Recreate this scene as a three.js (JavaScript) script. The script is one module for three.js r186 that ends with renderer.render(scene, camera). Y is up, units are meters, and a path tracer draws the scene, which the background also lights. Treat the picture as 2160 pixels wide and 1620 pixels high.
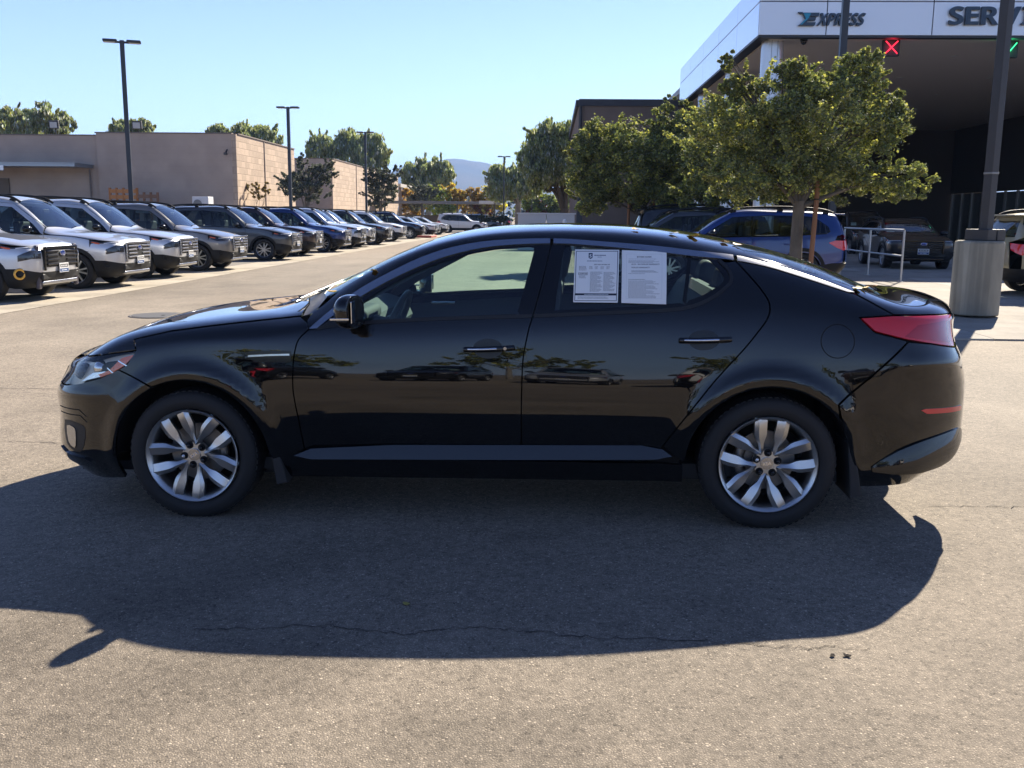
import * as THREE from 'three';
import { mergeGeometries, toCreasedNormals } from 'three/addons/utils/BufferGeometryUtils.js';
import { RoundedBoxGeometry } from 'three/addons/geometries/RoundedBoxGeometry.js';
import { TextGeometry } from 'three/addons/geometries/TextGeometry.js';
import { FontLoader } from 'three/addons/loaders/FontLoader.js';

// ---------- camera, sky, sun, exposure
const R = Math.PI / 180;
const scene = new THREE.Scene();
const camera = new THREE.PerspectiveCamera(2 * Math.atan(810 / 2000) / R, 4 / 3, .05, 12000);
camera.position.set(0, 1.475, 0);
camera.rotation.order = 'YXZ';
camera.rotation.set(-Math.atan((810 - 458) / 2000), 0, .01);

const SUN_EL = 35.8 * R, SUN_AZ = 29 * R;   // azimuth from -z towards +x
const SUN = new THREE.Vector3(Math.cos(SUN_EL) * Math.sin(SUN_AZ), Math.sin(SUN_EL), -Math.cos(SUN_EL) * Math.cos(SUN_AZ));
const EXPOSURE = 2.5;
function clearSky() {
  const W = 1024, H = 512, d = new Float32Array(W * H * 4), smooth = (a, b, x) => { const t = Math.min(1, Math.max(0, (x - a) / (b - a))); return t * t * (3 - 2 * t); };
  for (let j = 0; j < H; j++) for (let i = 0; i < W; i++) {
    const ph = (i + .5) / W * 2 * Math.PI - Math.PI, el = ((j + .5) / H - .5) * Math.PI;
    const x = Math.cos(el) * Math.cos(ph), y = Math.sin(el), z = Math.cos(el) * Math.sin(ph);
    const c = x * SUN.x + y * SUN.y + z * SUN.z, g = Math.acos(Math.min(1, Math.max(-1, c)));
    const m = 1 / (Math.max(y, 0) + .025);   // air mass
    const ext = [1 - Math.exp(-.11 * m), 1 - Math.exp(-.18 * m), 1 - Math.exp(-.52 * m)];
    const ray = .66 + .34 * c * c, mie = .55 * Math.exp(-g * 1.7) + .9 * Math.exp(-g * 6);
    const k = [.54, .592, .668];
    const o = (j * W + i) * 4;
    for (let q = 0; q < 3; q++) {
      let v = k[q] * ext[q] * (ray + mie * .35) + mie * .10 * Math.min(1, m / 5);
      v *= (1 + .75 * Math.exp(-Math.max(y, 0) * 7.5)) * (1 - .5 * smooth(.12, .75, y));
      if (y < 0) v *= Math.exp(y * 3);
      d[o + q] = v;
    }
    d[o + 3] = 1;
  }
  const t = new THREE.DataTexture(d, W, H, THREE.RGBAFormat, THREE.FloatType);
  t.mapping = THREE.EquirectangularReflectionMapping; t.magFilter = THREE.LinearFilter; t.minFilter = THREE.LinearFilter; t.needsUpdate = true;
  return t;
}
scene.background = clearSky(); scene.environment = scene.background;
scene.backgroundIntensity = 1; scene.environmentIntensity = 1;
const sun = new THREE.DirectionalLight(new THREE.Color(1, .90, .75), 5);
sun.position.copy(SUN).multiplyScalar(200); sun.castShadow = true;
sun.shadow.mapSize.set(4096, 4096); sun.shadow.camera.left = -60; sun.shadow.camera.right = 60; sun.shadow.camera.top = 60; sun.shadow.camera.bottom = -60; sun.shadow.camera.far = 500;
scene.add(sun); scene.add(sun.target);
scene.fog = new THREE.FogExp2(new THREE.Color(.30, .50, .90), .00019);
const renderer = new THREE.WebGLRenderer({ antialias: true });
renderer.toneMapping = THREE.LinearToneMapping; renderer.toneMappingExposure = EXPOSURE; renderer.shadowMap.enabled = true;

// ---------- helpers
function rng(s) { return () => { s |= 0; s = s + 0x6D2B79F5 | 0; let t = Math.imul(s ^ s >>> 15, 1 | s); t = t + Math.imul(t ^ t >>> 7, 61 | t) ^ t; return ((t ^ t >>> 14) >>> 0) / 4294967296; }; }
function hash2(i, j, s = 0) { let h = Math.imul(i, 374761393) + Math.imul(j, 668265263) + Math.imul(s, 2147483647 ^ 0x5bd1e995) | 0; h = Math.imul(h ^ h >>> 13, 1274126177); h ^= h >>> 16; return (h >>> 0) / 4294967296; }
function vnoise(x, y, s = 0, p = 0) { // value noise, period p if given
  const i = Math.floor(x), j = Math.floor(y), fx = x - i, fy = y - j, u = fx * fx * (3 - 2 * fx), v = fy * fy * (3 - 2 * fy), w = q => p ? ((q % p) + p) % p : q;
  const a = hash2(w(i), w(j), s), b = hash2(w(i + 1), w(j), s), c = hash2(w(i), w(j + 1), s), d = hash2(w(i + 1), w(j + 1), s);
  return a + (b - a) * u + (c - a) * v + (a - b - c + d) * u * v;
}
function fbm(x, y, s = 0, oct = 4, p = 0) { let a = .5, t = 0, n = 0; for (let k = 0; k < oct; k++) { t += a * vnoise(x, y, s + k, p); n += a; a *= .5; x *= 2; y *= 2; p *= 2; } return t / n; }
const clamp = (x, a = 0, b = 1) => Math.min(b, Math.max(a, x)), smooth = (a, b, x) => { const t = clamp((x - a) / (b - a)); return t * t * (3 - 2 * t); };
function dataTex(W, H, fn, { srgb = false, rep } = {}) { // fn(x, y) in pixels gives [r,g,b] 0..1
  const d = new Uint8Array(W * H * 4);
  for (let j = 0; j < H; j++) for (let i = 0; i < W; i++) { const c = fn(i, j), o = (j * W + i) * 4; d[o] = clamp(c[0]) * 255; d[o + 1] = clamp(c[1]) * 255; d[o + 2] = clamp(c[2]) * 255; d[o + 3] = 255; }
  const t = new THREE.DataTexture(d, W, H, THREE.RGBAFormat); t.wrapS = t.wrapT = THREE.RepeatWrapping; t.magFilter = THREE.LinearFilter; t.minFilter = THREE.LinearMipmapLinearFilter; t.generateMipmaps = true; t.needsUpdate = true;
  if (srgb) t.colorSpace = THREE.SRGBColorSpace; if (rep) t.repeat.set(...rep);
  return t;
}
const lin2s = c => c.map(x => x <= .0031308 ? 12.92 * x : 1.055 * Math.pow(x, 1 / 2.4) - .055);
const col = (r, g, b) => new THREE.Color().setRGB(r, g === undefined ? r : g, b === undefined ? r : b);
const M = (r, g, b, o = {}) => new THREE.MeshStandardMaterial({ color: col(r, g, b), roughness: .6, ...o });
const P = (r, g, b, o = {}) => new THREE.MeshPhysicalMaterial({ color: col(r, g, b), roughness: .5, ...o });
const paint = (r, g, b, o = {}) => P(r, g, b, { roughness: .35, metalness: 0, clearcoat: 1, clearcoatRoughness: .02, ...o });

const taken = {};
function numbered(n) { if (!(n in taken)) { taken[n] = 0; return n; } taken[n]++; return n + '_' + String(taken[n]).padStart(3, '0'); }
function sh(o) { o.traverse(m => { if (m.isMesh) { m.castShadow = true; m.receiveShadow = true; } }); return o; }
function tag(o, label, category, group, kind) { o.userData = { ...o.userData, label, category }; if (group) o.userData.group = group; if (kind) o.userData.kind = kind; return o; }
function thing(name, label, category, pos = [0, 0, 0], turn = 0, group) {
  const o = new THREE.Group(); o.name = numbered(name); o.position.set(...pos); o.rotation.y = turn; tag(o, label, category, group); scene.add(o); return o;
}
function part(parent, name, geo, mat, label) { const m = new THREE.Mesh(geo, mat); m.name = name; m.castShadow = m.receiveShadow = true; if (label) m.userData.label = label; parent.add(m); return m; }
function struct(name, geo, mat, label, category) { const m = new THREE.Mesh(geo, mat); m.name = numbered(name); m.castShadow = m.receiveShadow = true; m.userData = { kind: 'structure' }; if (label) m.userData.label = label; if (category) m.userData.category = category; scene.add(m); return m; }
function clone(src, label, pos, turn, group) { const r = src.clone(); r.name = numbered(src.name.replace(/_\d{3}$/, '')); r.userData = { ...src.userData, label }; if (group) r.userData.group = group; r.position.set(...pos); r.rotation.set(0, turn, 0); scene.add(r); return r; }
const bx = (w, h, d, x = 0, y = 0, z = 0) => new THREE.BoxGeometry(w, h, d).translate(x, y, z);
const rbx = (w, h, d, x = 0, y = 0, z = 0, r = .01, s = 2) => new RoundedBoxGeometry(w, h, d, s, Math.min(r, w / 2.01, h / 2.01, d / 2.01)).translate(x, y, z);
const cyl = (r0, r1, h, n = 20, x = 0, y = 0, z = 0) => new THREE.CylinderGeometry(r0, r1, h, n).translate(x, y, z);
function join(list) { const l = list.map(g => { const q = g.index ? g.toNonIndexed() : g.clone(); for (const k of Object.keys(q.attributes)) if (!['position', 'normal', 'uv'].includes(k)) q.deleteAttribute(k); if (!q.attributes.uv) q.setAttribute('uv', new THREE.BufferAttribute(new Float32Array(q.attributes.position.count * 2), 2)); return q; }); return mergeGeometries(l); }
function tube(pts, r, n = 8, seg) { const c = new THREE.CatmullRomCurve3(pts.map(p => new THREE.Vector3(...p))); return new THREE.TubeGeometry(c, seg || pts.length * 6, r, n, false); }
function bar(a, b, r, n = 8, r2) { const A = new THREE.Vector3(...a), B = new THREE.Vector3(...b), d = B.clone().sub(A), g = new THREE.CylinderGeometry(r2 ?? r, r, d.length(), n); g.applyQuaternion(new THREE.Quaternion().setFromUnitVectors(new THREE.Vector3(0, 1, 0), d.clone().normalize())); const m = A.add(B).multiplyScalar(.5); return g.translate(m.x, m.y, m.z); }
const font = await new FontLoader().loadAsync('fonts/droid/droid_sans_bold.typeface.json');
function text(s, size, depth) { const g = new TextGeometry(s, { font, size, depth, curveSegments: 4, bevelEnabled: false }); g.computeBoundingBox(); return g; }
// the lot's own axes: the row of parked cars runs 2.2 degrees to the right of the line of sight
const TH = 2.2 * R;
const site = (p, q, y = 0) => [p * Math.cos(TH) + q * Math.sin(TH), y, -q * Math.cos(TH) + p * Math.sin(TH)];
// ---------- ground: one sheet of worn asphalt
const ASPH = (() => {
  const W = 2048, N = 330, cell = W / N, hgt = new Float32Array(W * W), tone = new Float32Array(W * W);
  for (let j = 0; j < W; j++) for (let i = 0; i < W; i++) {
    const gx = i / cell, gy = j / cell, ci = Math.floor(gx), cj = Math.floor(gy); let d1 = 9, d2 = 9, id = 0;
    for (let a = -1; a <= 1; a++) for (let b = -1; b <= 1; b++) {
      const x = (ci + a + N) % N, y = (cj + b + N) % N, px = ci + a + hash2(x, y, 1), py = cj + b + hash2(x, y, 2), d = Math.hypot(px - gx, py - gy) * (.75 + .6 * hash2(x, y, 4));
      if (d < d1) { d2 = d1; d1 = d; id = hash2(x, y, 3); } else if (d < d2) d2 = d;
    }
    hgt[j * W + i] = clamp((d2 - d1) * 1.5) * (.45 + .55 * id); tone[j * W + i] = id;
  }
  const mac = (i, j) => fbm(i / W * 6, j / W * 6, 11, 5, 6);
  const map = dataTex(W, W, (i, j) => {
    const h = hgt[j * W + i], t = tone[j * W + i], m = mac(i, j);
    const gr = hash2(i >> 1, j >> 1, 17) - .5, f = fbm(i / W * 110, j / W * 110, 13, 2, 110) - .5;
    let v = .165 + .16 * h * (.3 + t) + .07 * (m - .5) + .09 * gr + .10 * f + (t > .975 ? .17 * h : 0) - (t < .04 ? .05 : 0);
    return lin2s([v * 1.43, v * 1.20, v * .92]);
  }, { srgb: true });
  const bump = dataTex(W, W, (i, j) => { const h = hgt[j * W + i] * .6 + .4 * fbm(i / W * 150, j / W * 150, 19, 3, 150); return [h, h, h]; });
  return { map, bump };
})();
const STAINS = [[.12, -4.25, .16, .16], [.75, -3.55, .10, .12], [-1.9, -2.9, .3, .08], [2.3, -3.3, .5, .07], [-3.6, -7.2, .5, .10], [3.2, -8.4, .8, .09], [-1.2, -11, .9, .10], [.9, -2.6, .4, .06], [-4.5, -10, .7, .1], [2.6, -11, .6, .1]];
const swell = (x, z) => .0115 * x * Math.exp(-Math.pow(Math.hypot(x, z + 5) / 5.2, 4));   // the lot falls gently to the left under the sedan
(() => {
  const axis = (a, b, c, d, fine, far) => { const r = []; for (let x = a; x < b - .01; x += Math.max(fine, (b - x) * .12)) r.push(x); for (let x = b; x < c; x += fine) r.push(x); for (let x = c, s = fine; x < d; x += s) { r.push(x); s *= 1.15; } r.push(d); return [-far, -far / 3, ...r, far / 3, far]; };
  const xs = axis(-150, -7, 7, 150, .15, 5000), zs = axis(-260, -14, 1, 120, .15, 5000), pos = [], uv = [], cl = [], idx = [];
  for (const z of zs) for (const x of xs) {
    pos.push(x, swell(x, z), z); uv.push(x / 2.6, z / 2.6);
    let st = 0; for (const [sx, sz, sr, k] of STAINS) { const d = Math.hypot(x - sx, (z - sz) * 1.2) / sr + .7 * (fbm(x * 3, z * 3, 47, 3) - .5); st += k * smooth(1, .35, d); }
    const big = fbm(x * .16 + 3, z * .16, 21, 3), mid = fbm(x * .55, z * .55, 25, 3), oil = smooth(.66, .8, fbm(x * .8 + 9, z * .8, 31, 3));
    const v = .82 + .44 * (big - .5) + .28 * (mid - .5) - .16 * oil + .18 * (fbm(x * 2.3, z * 1.5, 49, 3) - .5) - st, w = (fbm(x * .12, z * .12 + 7, 41, 2) - .5) * .1;
    cl.push(v * (1 + w), v, v * (1 - w));
  }
  const n = xs.length; for (let j = 0; j < zs.length - 1; j++) for (let i = 0; i < n - 1; i++) { const a = j * n + i; idx.push(a, a + n, a + 1, a + 1, a + n, a + n + 1); }
  const g = new THREE.BufferGeometry(); g.setAttribute('position', new THREE.Float32BufferAttribute(pos, 3)); g.setAttribute('uv', new THREE.Float32BufferAttribute(uv, 2)); g.setAttribute('color', new THREE.Float32BufferAttribute(cl, 3)); g.setIndex(idx); g.computeVertexNormals();
  struct('ground', g, P(1, 1, 1, { map: ASPH.map, bumpMap: ASPH.bump, bumpScale: .003, roughness: .86, specularIntensity: .6, vertexColors: true }), 'worn tan grey asphalt of the car lot', 'ground');
})();
// ---- lofted body surfaces: rows = stations (front to rear), columns = levels (sill to crown), [a, y, w]
function spline1(xs, ys) { // natural cubic spline, returns evaluator
  const n = xs.length, h = [], al = [], l = [1], mu = [0], z = [0], c = Array(n).fill(0), b = [], d = [];
  for (let i = 0; i < n - 1; i++) h[i] = xs[i + 1] - xs[i];
  for (let i = 1; i < n - 1; i++) al[i] = 3 / h[i] * (ys[i + 1] - ys[i]) - 3 / h[i - 1] * (ys[i] - ys[i - 1]);
  for (let i = 1; i < n - 1; i++) { l[i] = 2 * (xs[i + 1] - xs[i - 1]) - h[i - 1] * mu[i - 1]; mu[i] = h[i] / l[i]; z[i] = (al[i] - h[i - 1] * z[i - 1]) / l[i]; }
  for (let j = n - 2; j >= 0; j--) { c[j] = (z[j] || 0) - (mu[j] || 0) * c[j + 1]; b[j] = (ys[j + 1] - ys[j]) / h[j] - h[j] * (c[j + 1] + 2 * c[j]) / 3; d[j] = (c[j + 1] - c[j]) / (3 * h[j]); }
  return x => { let i = 0; while (i < n - 2 && x > xs[i + 1]) i++; const t = x - xs[i]; return ys[i] + t * (b[i] + t * (c[i] + t * d[i])); };
}
class Loft {
  constructor(rows, warp, NU = 200, NV = 88) {
    this.M = rows.length; this.N = rows[0].length; this.warp = warp;
    // station knots by the mean distance between stations, so that splines do not ripple
    const ku = [0];
    for (let i = 1; i < this.M; i++) { let s = 0; for (let j = 0; j < this.N; j++) s += Math.hypot(...rows[i][j].map((x, k) => x - rows[i - 1][j][k])); ku.push(ku[i - 1] + Math.pow(s / this.N, .75)); }
    const kv = [0];
    for (let j = 1; j < this.N; j++) { let s = 0; for (let i = 0; i < this.M; i++) s += Math.hypot(...rows[i][j].map((x, k) => x - rows[i][j - 1][k])); kv.push(kv[j - 1] + Math.pow(s / this.M, .6)); }
    this.ku = ku; this.kv = kv; this.U = ku[this.M - 1]; this.V = kv[this.N - 1];
    this.NU = NU; this.NV = NV;
    const G = this.G = new Float64Array((NU + 1) * (NV + 1) * 3);
    // spline along u for every level, then along v
    const lev = []; for (let j = 0; j < this.N; j++) lev.push([0, 1, 2].map(k => spline1(ku, rows.map(r => r[j][k]))));
    for (let a = 0; a <= NU; a++) {
      const u = a / NU * this.U, p = lev.map(f => f.map(g => g(u)));
      const sv = [0, 1, 2].map(k => spline1(kv, p.map(q => q[k])));
      for (let b = 0; b <= NV; b++) { const v = b / NV * this.V; for (let k = 0; k < 3; k++) G[(a * (NV + 1) + b) * 3 + k] = sv[k](v); }
    }
  }
  uOf(i) { const f = Math.floor(i), t = i - f; return this.ku[f] + (t ? t * (this.ku[f + 1] - this.ku[f]) : 0); }   // station number to u
  vOf(j) { const f = Math.floor(j), t = j - f; return this.kv[f] + (t ? t * (this.kv[f + 1] - this.kv[f]) : 0); }
  raw(u, v) { // bicubic (Catmull-Rom) through the dense grid
    const { NU, NV, G } = this, x = Math.min(Math.max(u / this.U * NU, 0), NU), y = Math.min(Math.max(v / this.V * NV, 0), NV);
    const i = Math.min(Math.floor(x), NU - 1), j = Math.min(Math.floor(y), NV - 1), s = x - i, t = y - j, out = [0, 0, 0];
    const cr = q => [-.5 * q + q * q - .5 * q * q * q, 1 - 2.5 * q * q + 1.5 * q * q * q, .5 * q + 2 * q * q - 1.5 * q * q * q, -.5 * q * q + .5 * q * q * q];
    const A = cr(s), B = cr(t);
    for (let m = 0; m < 4; m++) for (let n = 0; n < 4; n++) {
      const w = A[m] * B[n]; let I = i + m - 1, J = j + n - 1, e = 1;
      const g = (I, J, k) => G[(I * (NV + 1) + J) * 3 + k];
      for (let k = 0; k < 3; k++) {
        let val;
        const gi = (I) => { if (J < 0) return 2 * g(I, 0, k) - g(I, 1, k); if (J > NV) return k === 2 ? -g(I, NV - 1, k) : g(I, NV - 1, k); return g(I, J, k); };
        if (I < 0) val = k === 2 ? -gi(1) : gi(1); else if (I > NU) val = k === 2 ? -gi(NU - 1) : gi(NU - 1); else val = gi(I);
        out[k] += w * val;
      }
    }
    return out;
  }
  pos(u, v) { const p = this.raw(u, v); return this.warp ? this.warp(p) : p; }
  nor(u, v) {
    const e = 2e-3, a = this.pos(Math.min(u + e, this.U), v), b = this.pos(Math.max(u - e, 0), v), c = this.pos(u, Math.min(v + e, this.V)), d = this.pos(u, Math.max(v - e, 0));
    const p = [a[0] - b[0], a[1] - b[1], a[2] - b[2]], q = [c[0] - d[0], c[1] - d[1], c[2] - d[2]];
    const n = [p[1] * q[2] - p[2] * q[1], p[2] * q[0] - p[0] * q[2], p[0] * q[1] - p[1] * q[0]], L = Math.hypot(...n) || 1;
    return n.map(x => x / L);
  }
  inv(a, y) { // side-view point to (u, v)
    const { NU, NV, G } = this; let best = 1e9, bi = 0, bj = 0;
    for (let i = 0; i <= NU; i += 2) for (let j = 0; j <= NV; j += 2) { const o = (i * (NV + 1) + j) * 3, dd = (G[o] - a) ** 2 + (G[o + 1] - y) ** 2 + (G[o + 2] < .05 ? .01 : 0); if (dd < best) { best = dd; bi = i; bj = j; } }
    let u = bi / NU * this.U, v = bj / NV * this.V;
    for (let k = 0; k < 14; k++) {
      const e = 1e-3, p = this.raw(u, v), pu = this.raw(Math.min(u + e, this.U), v), pv = this.raw(u, Math.min(v + e, this.V));
      const A = (pu[0] - p[0]) / e, B = (pv[0] - p[0]) / e, C = (pu[1] - p[1]) / e, D = (pv[1] - p[1]) / e, det = A * D - B * C;
      if (Math.abs(det) < 1e-6) break;
      const ra = a - p[0], ry = y - p[1], lim = .25;
      u += Math.max(-lim, Math.min(lim, (D * ra - B * ry) / det)) * .9; v += Math.max(-lim, Math.min(lim, (A * ry - C * ra) / det)) * .9;
      u = Math.max(0, Math.min(this.U, u)); v = Math.max(0, Math.min(this.V, v));
      if (Math.hypot(ra, ry) < 1e-5) break;
    }
    return [u, v];
  }
  at(a, y) { return this.pos(...this.inv(a, y)); }
}
const KIA_ROWS = (() => {
  const S = (a, list) => list.map(([y, w, da = 0]) => [a + da, y, w]);
  return [
    [[-.86, .165, 0], [-.94, .27, 0], [-.96, .42, 0], [-.96, .54, 0], [-.94, .62, 0], [-.92, .675, 0], [-.90, .71, 0], [-.89, .725, 0], [-.88, .735, 0], [-.87, .742, 0], [-.862, .748, 0], [-.855, .752, 0]],
    [[-.82, .16, .34], [-.90, .27, .35], [-.925, .42, .36], [-.925, .54, .36], [-.90, .62, .36], [-.875, .68, .36], [-.855, .72, .35], [-.84, .735, .33], [-.828, .748, .30], [-.82, .756, .25], [-.815, .765, .14], [-.81, .772, 0]],
    [[-.70, .15, .60], [-.80, .26, .62], [-.82, .42, .62], [-.82, .545, .62], [-.79, .63, .62], [-.755, .69, .61], [-.73, .735, .60], [-.715, .755, .56], [-.705, .768, .50], [-.70, .78, .42], [-.695, .80, .24], [-.69, .825, 0]],
    [[-.56, .145, .70], [-.62, .26, .77], [-.64, .42, .795], [-.64, .56, .80], [-.62, .66, .80], [-.60, .73, .785], [-.585, .775, .755], [-.575, .80, .71], [-.57, .82, .64], [-.565, .835, .53], [-.56, .862, .30], [-.56, .882, 0]],
    S(-.40, [[.15, .76], [.26, .83], [.42, .862], [.57, .875], [.70, .87], [.80, .85], [.85, .815], [.877, .765], [.895, .69], [.905, .58], [.922, .32], [.932, 0]]),
    S(0, [[.18, .79], [.26, .842], [.42, .878], [.57, .898], [.72, .895], [.85, .882], [.91, .858], [.944, .81], [.966, .725], [.978, .60], [.993, .33], [1.0, 0]]),
    S(.35, [[.19, .80], [.27, .850], [.42, .886], [.57, .905], [.72, .902], [.86, .887], [.925, .866], [.964, .82], [.992, .745], [1.008, .635], [1.022, .35], [1.028, 0]]),
    S(.52, [[.19, .80], [.27, .852], [.42, .888], [.57, .906], [.72, .903], [.86, .888], [.94, .865], [.975, .825], [1.008, .75], [1.032, .65], [1.085, .36], [1.108, 0]]),
    S(.72, [[.19, .80], [.27, .852], [.42, .888], [.57, .907], [.72, .904], [.86, .888], [.955, .862], [1.01, .82], [1.065, .752], [1.128, .655], [1.182, .36], [1.202, 0]]),
    S(1.15, [[.19, .80], [.27, .852], [.42, .888], [.57, .907], [.72, .904], [.865, .888], [.982, .857], [1.125, .785], [1.275, .675], [1.333, .60], [1.366, .33], [1.374, 0]]),
    S(1.75, [[.19, .80], [.27, .852], [.42, .888], [.57, .908], [.72, .905], [.875, .888], [1.02, .852], [1.19, .763], [1.355, .635], [1.41, .55], [1.436, .30], [1.443, 0]]),
    S(2.3, [[.19, .80], [.27, .852], [.42, .888], [.57, .91], [.72, .907], [.88, .888], [1.042, .848], [1.19, .768], [1.325, .658], [1.38, .57], [1.412, .31], [1.421, 0]]),
    S(2.8, [[.19, .79], [.27, .848], [.42, .884], [.57, .908], [.72, .906], [.88, .888], [1.035, .845], [1.135, .79], [1.22, .712], [1.275, .61], [1.322, .33], [1.334, 0]]),
    S(3.2, [[.19, .785], [.27, .852], [.42, .872], [.57, .894], [.72, .892], [.87, .874], [1.0, .832], [1.055, .795], [1.10, .745], [1.14, .655], [1.195, .36], [1.208, 0]]),
    S(3.45, [[.2, .77], [.28, .83], [.42, .86], [.57, .868], [.72, .865], [.86, .85], [.975, .812], [1.015, .78], [1.045, .725], [1.066, .62], [1.096, .34], [1.108, 0]]),
    [[3.56, .21, .68], [3.60, .29, .745], [3.635, .42, .765], [3.645, .57, .77], [3.64, .72, .768], [3.62, .86, .752], [3.60, .97, .725], [3.60, 1.005, .70], [3.60, 1.036, .65], [3.60, 1.058, .55], [3.60, 1.086, .30], [3.60, 1.098, 0]],
    [[3.66, .22, .55], [3.74, .30, .605], [3.775, .42, .615], [3.78, .57, .62], [3.77, .72, .615], [3.725, .86, .60], [3.715, .955, .575], [3.72, .985, .56], [3.725, 1.01, .52], [3.73, 1.035, .44], [3.73, 1.064, .24], [3.73, 1.077, 0]],
    [[3.73, .23, .33], [3.81, .31, .36], [3.855, .42, .36], [3.86, .57, .36], [3.85, .72, .36], [3.80, .86, .35], [3.79, .94, .34], [3.80, .965, .33], [3.805, .985, .31], [3.81, 1.012, .26], [3.805, 1.04, .15], [3.80, 1.055, 0]],
    [[3.75, .23, 0], [3.83, .31, 0], [3.875, .42, 0], [3.885, .57, 0], [3.875, .72, 0], [3.83, .86, 0], [3.83, .93, 0], [3.845, .955, 0], [3.85, .97, 0], [3.855, .99, 0], [3.855, 1.01, 0], [3.85, 1.03, 0]],
  ];
})();
// ---------- sheet-metal panels cut out of a loft: a polygon in (u, v), tessellated and laid on the surface
function clipCell(poly, x0, y0, x1, y1) {
  let p = poly;
  for (const [k, s, lim] of [[0, 1, x0], [0, -1, -x1], [1, 1, y0], [1, -1, -y1]]) {
    const out = []; if (!p.length) return p;
    for (let i = 0; i < p.length; i++) {
      const a = p[i], b = p[(i + 1) % p.length], da = a[k] * s - lim, db = b[k] * s - lim;
      if (da >= 0) out.push(a);
      if ((da >= 0) !== (db >= 0)) { const t = da / (da - db); out.push([a[0] + (b[0] - a[0]) * t, a[1] + (b[1] - a[1]) * t]); }
    }
    p = out;
  }
  return p;
}
function insidePoly(poly, x, y) { let c = false; for (let i = 0, j = poly.length - 1; i < poly.length; j = i++) { const [xi, yi] = poly[i], [xj, yj] = poly[j]; if ((yi > y) !== (yj > y) && x < (xj - xi) * (y - yi) / (yj - yi) + xi) c = !c; } return c; }
function insetPoly(pts, d) { // moves every edge inwards by d
  const n = pts.length; let A = 0; for (let i = 0; i < n; i++) { const a = pts[i], b = pts[(i + 1) % n]; A += a[0] * b[1] - b[0] * a[1]; }
  const s = A > 0 ? 1 : -1;
  return pts.map((p, i) => {
    const a = pts[(i + n - 1) % n], b = pts[(i + 1) % n]; let n1 = [-(p[1] - a[1]), p[0] - a[0]], n2 = [-(b[1] - p[1]), b[0] - p[0]];
    const l1 = Math.hypot(...n1) || 1, l2 = Math.hypot(...n2) || 1; n1 = n1.map(x => x / l1); n2 = n2.map(x => x / l2);
    const m = [n1[0] + n2[0], n1[1] + n2[1]], q = Math.max(.4, 1 + n1[0] * n2[0] + n1[1] * n2[1]);
    return [p[0] + s * d * m[0] / q, p[1] + s * d * m[1] / q];
  });
}
function curve(pts, n = 4, closed = false) { // Catmull-Rom smoothing of an outline piece
  const out = [], m = pts.length, g = i => closed ? pts[(i + m) % m] : pts[Math.max(0, Math.min(m - 1, i))];
  for (let i = 0; i < (closed ? m : m - 1); i++) for (let k = 0; k < n; k++) { const t = k / n, [a, b, c, d] = [g(i - 1), g(i), g(i + 1), g(i + 2)]; out.push([0, 1].map(q => .5 * (2 * b[q] + (c[q] - a[q]) * t + (2 * a[q] - 5 * b[q] + 4 * c[q] - d[q]) * t * t + (3 * b[q] - a[q] - 3 * c[q] + d[q]) * t * t * t))); }
  if (!closed) out.push(pts[m - 1]); return out;
}
const arc = (cx, cy, r, a0, a1, n = 16, ry = r) => Array.from({ length: n + 1 }, (_, i) => { const t = (a0 + (a1 - a0) * i / n) * R; return [cx + r * Math.cos(t), cy + ry * Math.sin(t)]; });
// pts: [a, y] side-view points in metres, {s, l} station / level points or {a, l}. o: off (along the normal), skirt (edge depth), inset, du, dv
function panel(L, pts, o = {}) {
  const { off = 0, skirt = .012, inset = 0, du = .045, dv = .055, step = .03 } = o;
  let P2 = pts;
  if (inset) { const all = pts.every(p => Array.isArray(p)); if (all) P2 = insetPoly(pts, inset); }
  // boundary, subdivided, in (u, v)
  const ring = [], n = P2.length;
  const conv = p => { if (Array.isArray(p)) return L.inv(p[0], p[1]); const v = L.vOf(p.l); if (p.s !== undefined) return [L.uOf(p.s), v]; let a = 0, b = L.U; for (let k = 0; k < 40; k++) { const m = (a + b) / 2; if (L.raw(m, v)[0] < p.a) a = m; else b = m; } return [a, v]; };
  for (let i = 0; i < n; i++) {
    const a = P2[i], b = P2[(i + 1) % n];
    if (Array.isArray(a) && Array.isArray(b)) { const m = Math.max(1, Math.ceil(Math.hypot(b[0] - a[0], b[1] - a[1]) / step)); for (let k = 0; k < m; k++) ring.push(L.inv(a[0] + (b[0] - a[0]) * k / m, a[1] + (b[1] - a[1]) * k / m)); }
    else { const A = conv(a), B = conv(b), m = Math.max(1, Math.ceil(Math.max(Math.abs(B[0] - A[0]) / (du * .8), Math.abs(B[1] - A[1]) / (dv * .8)))); for (let k = 0; k < m; k++) ring.push([A[0] + (B[0] - A[0]) * k / m, A[1] + (B[1] - A[1]) * k / m]); }
  }
  return sheet(L, ring, { off, skirt, du, dv, both: o.both, hole: o.hole && o.hole.map(p => L.inv(p[0], p[1])), reach: o.reach });
}
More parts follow.
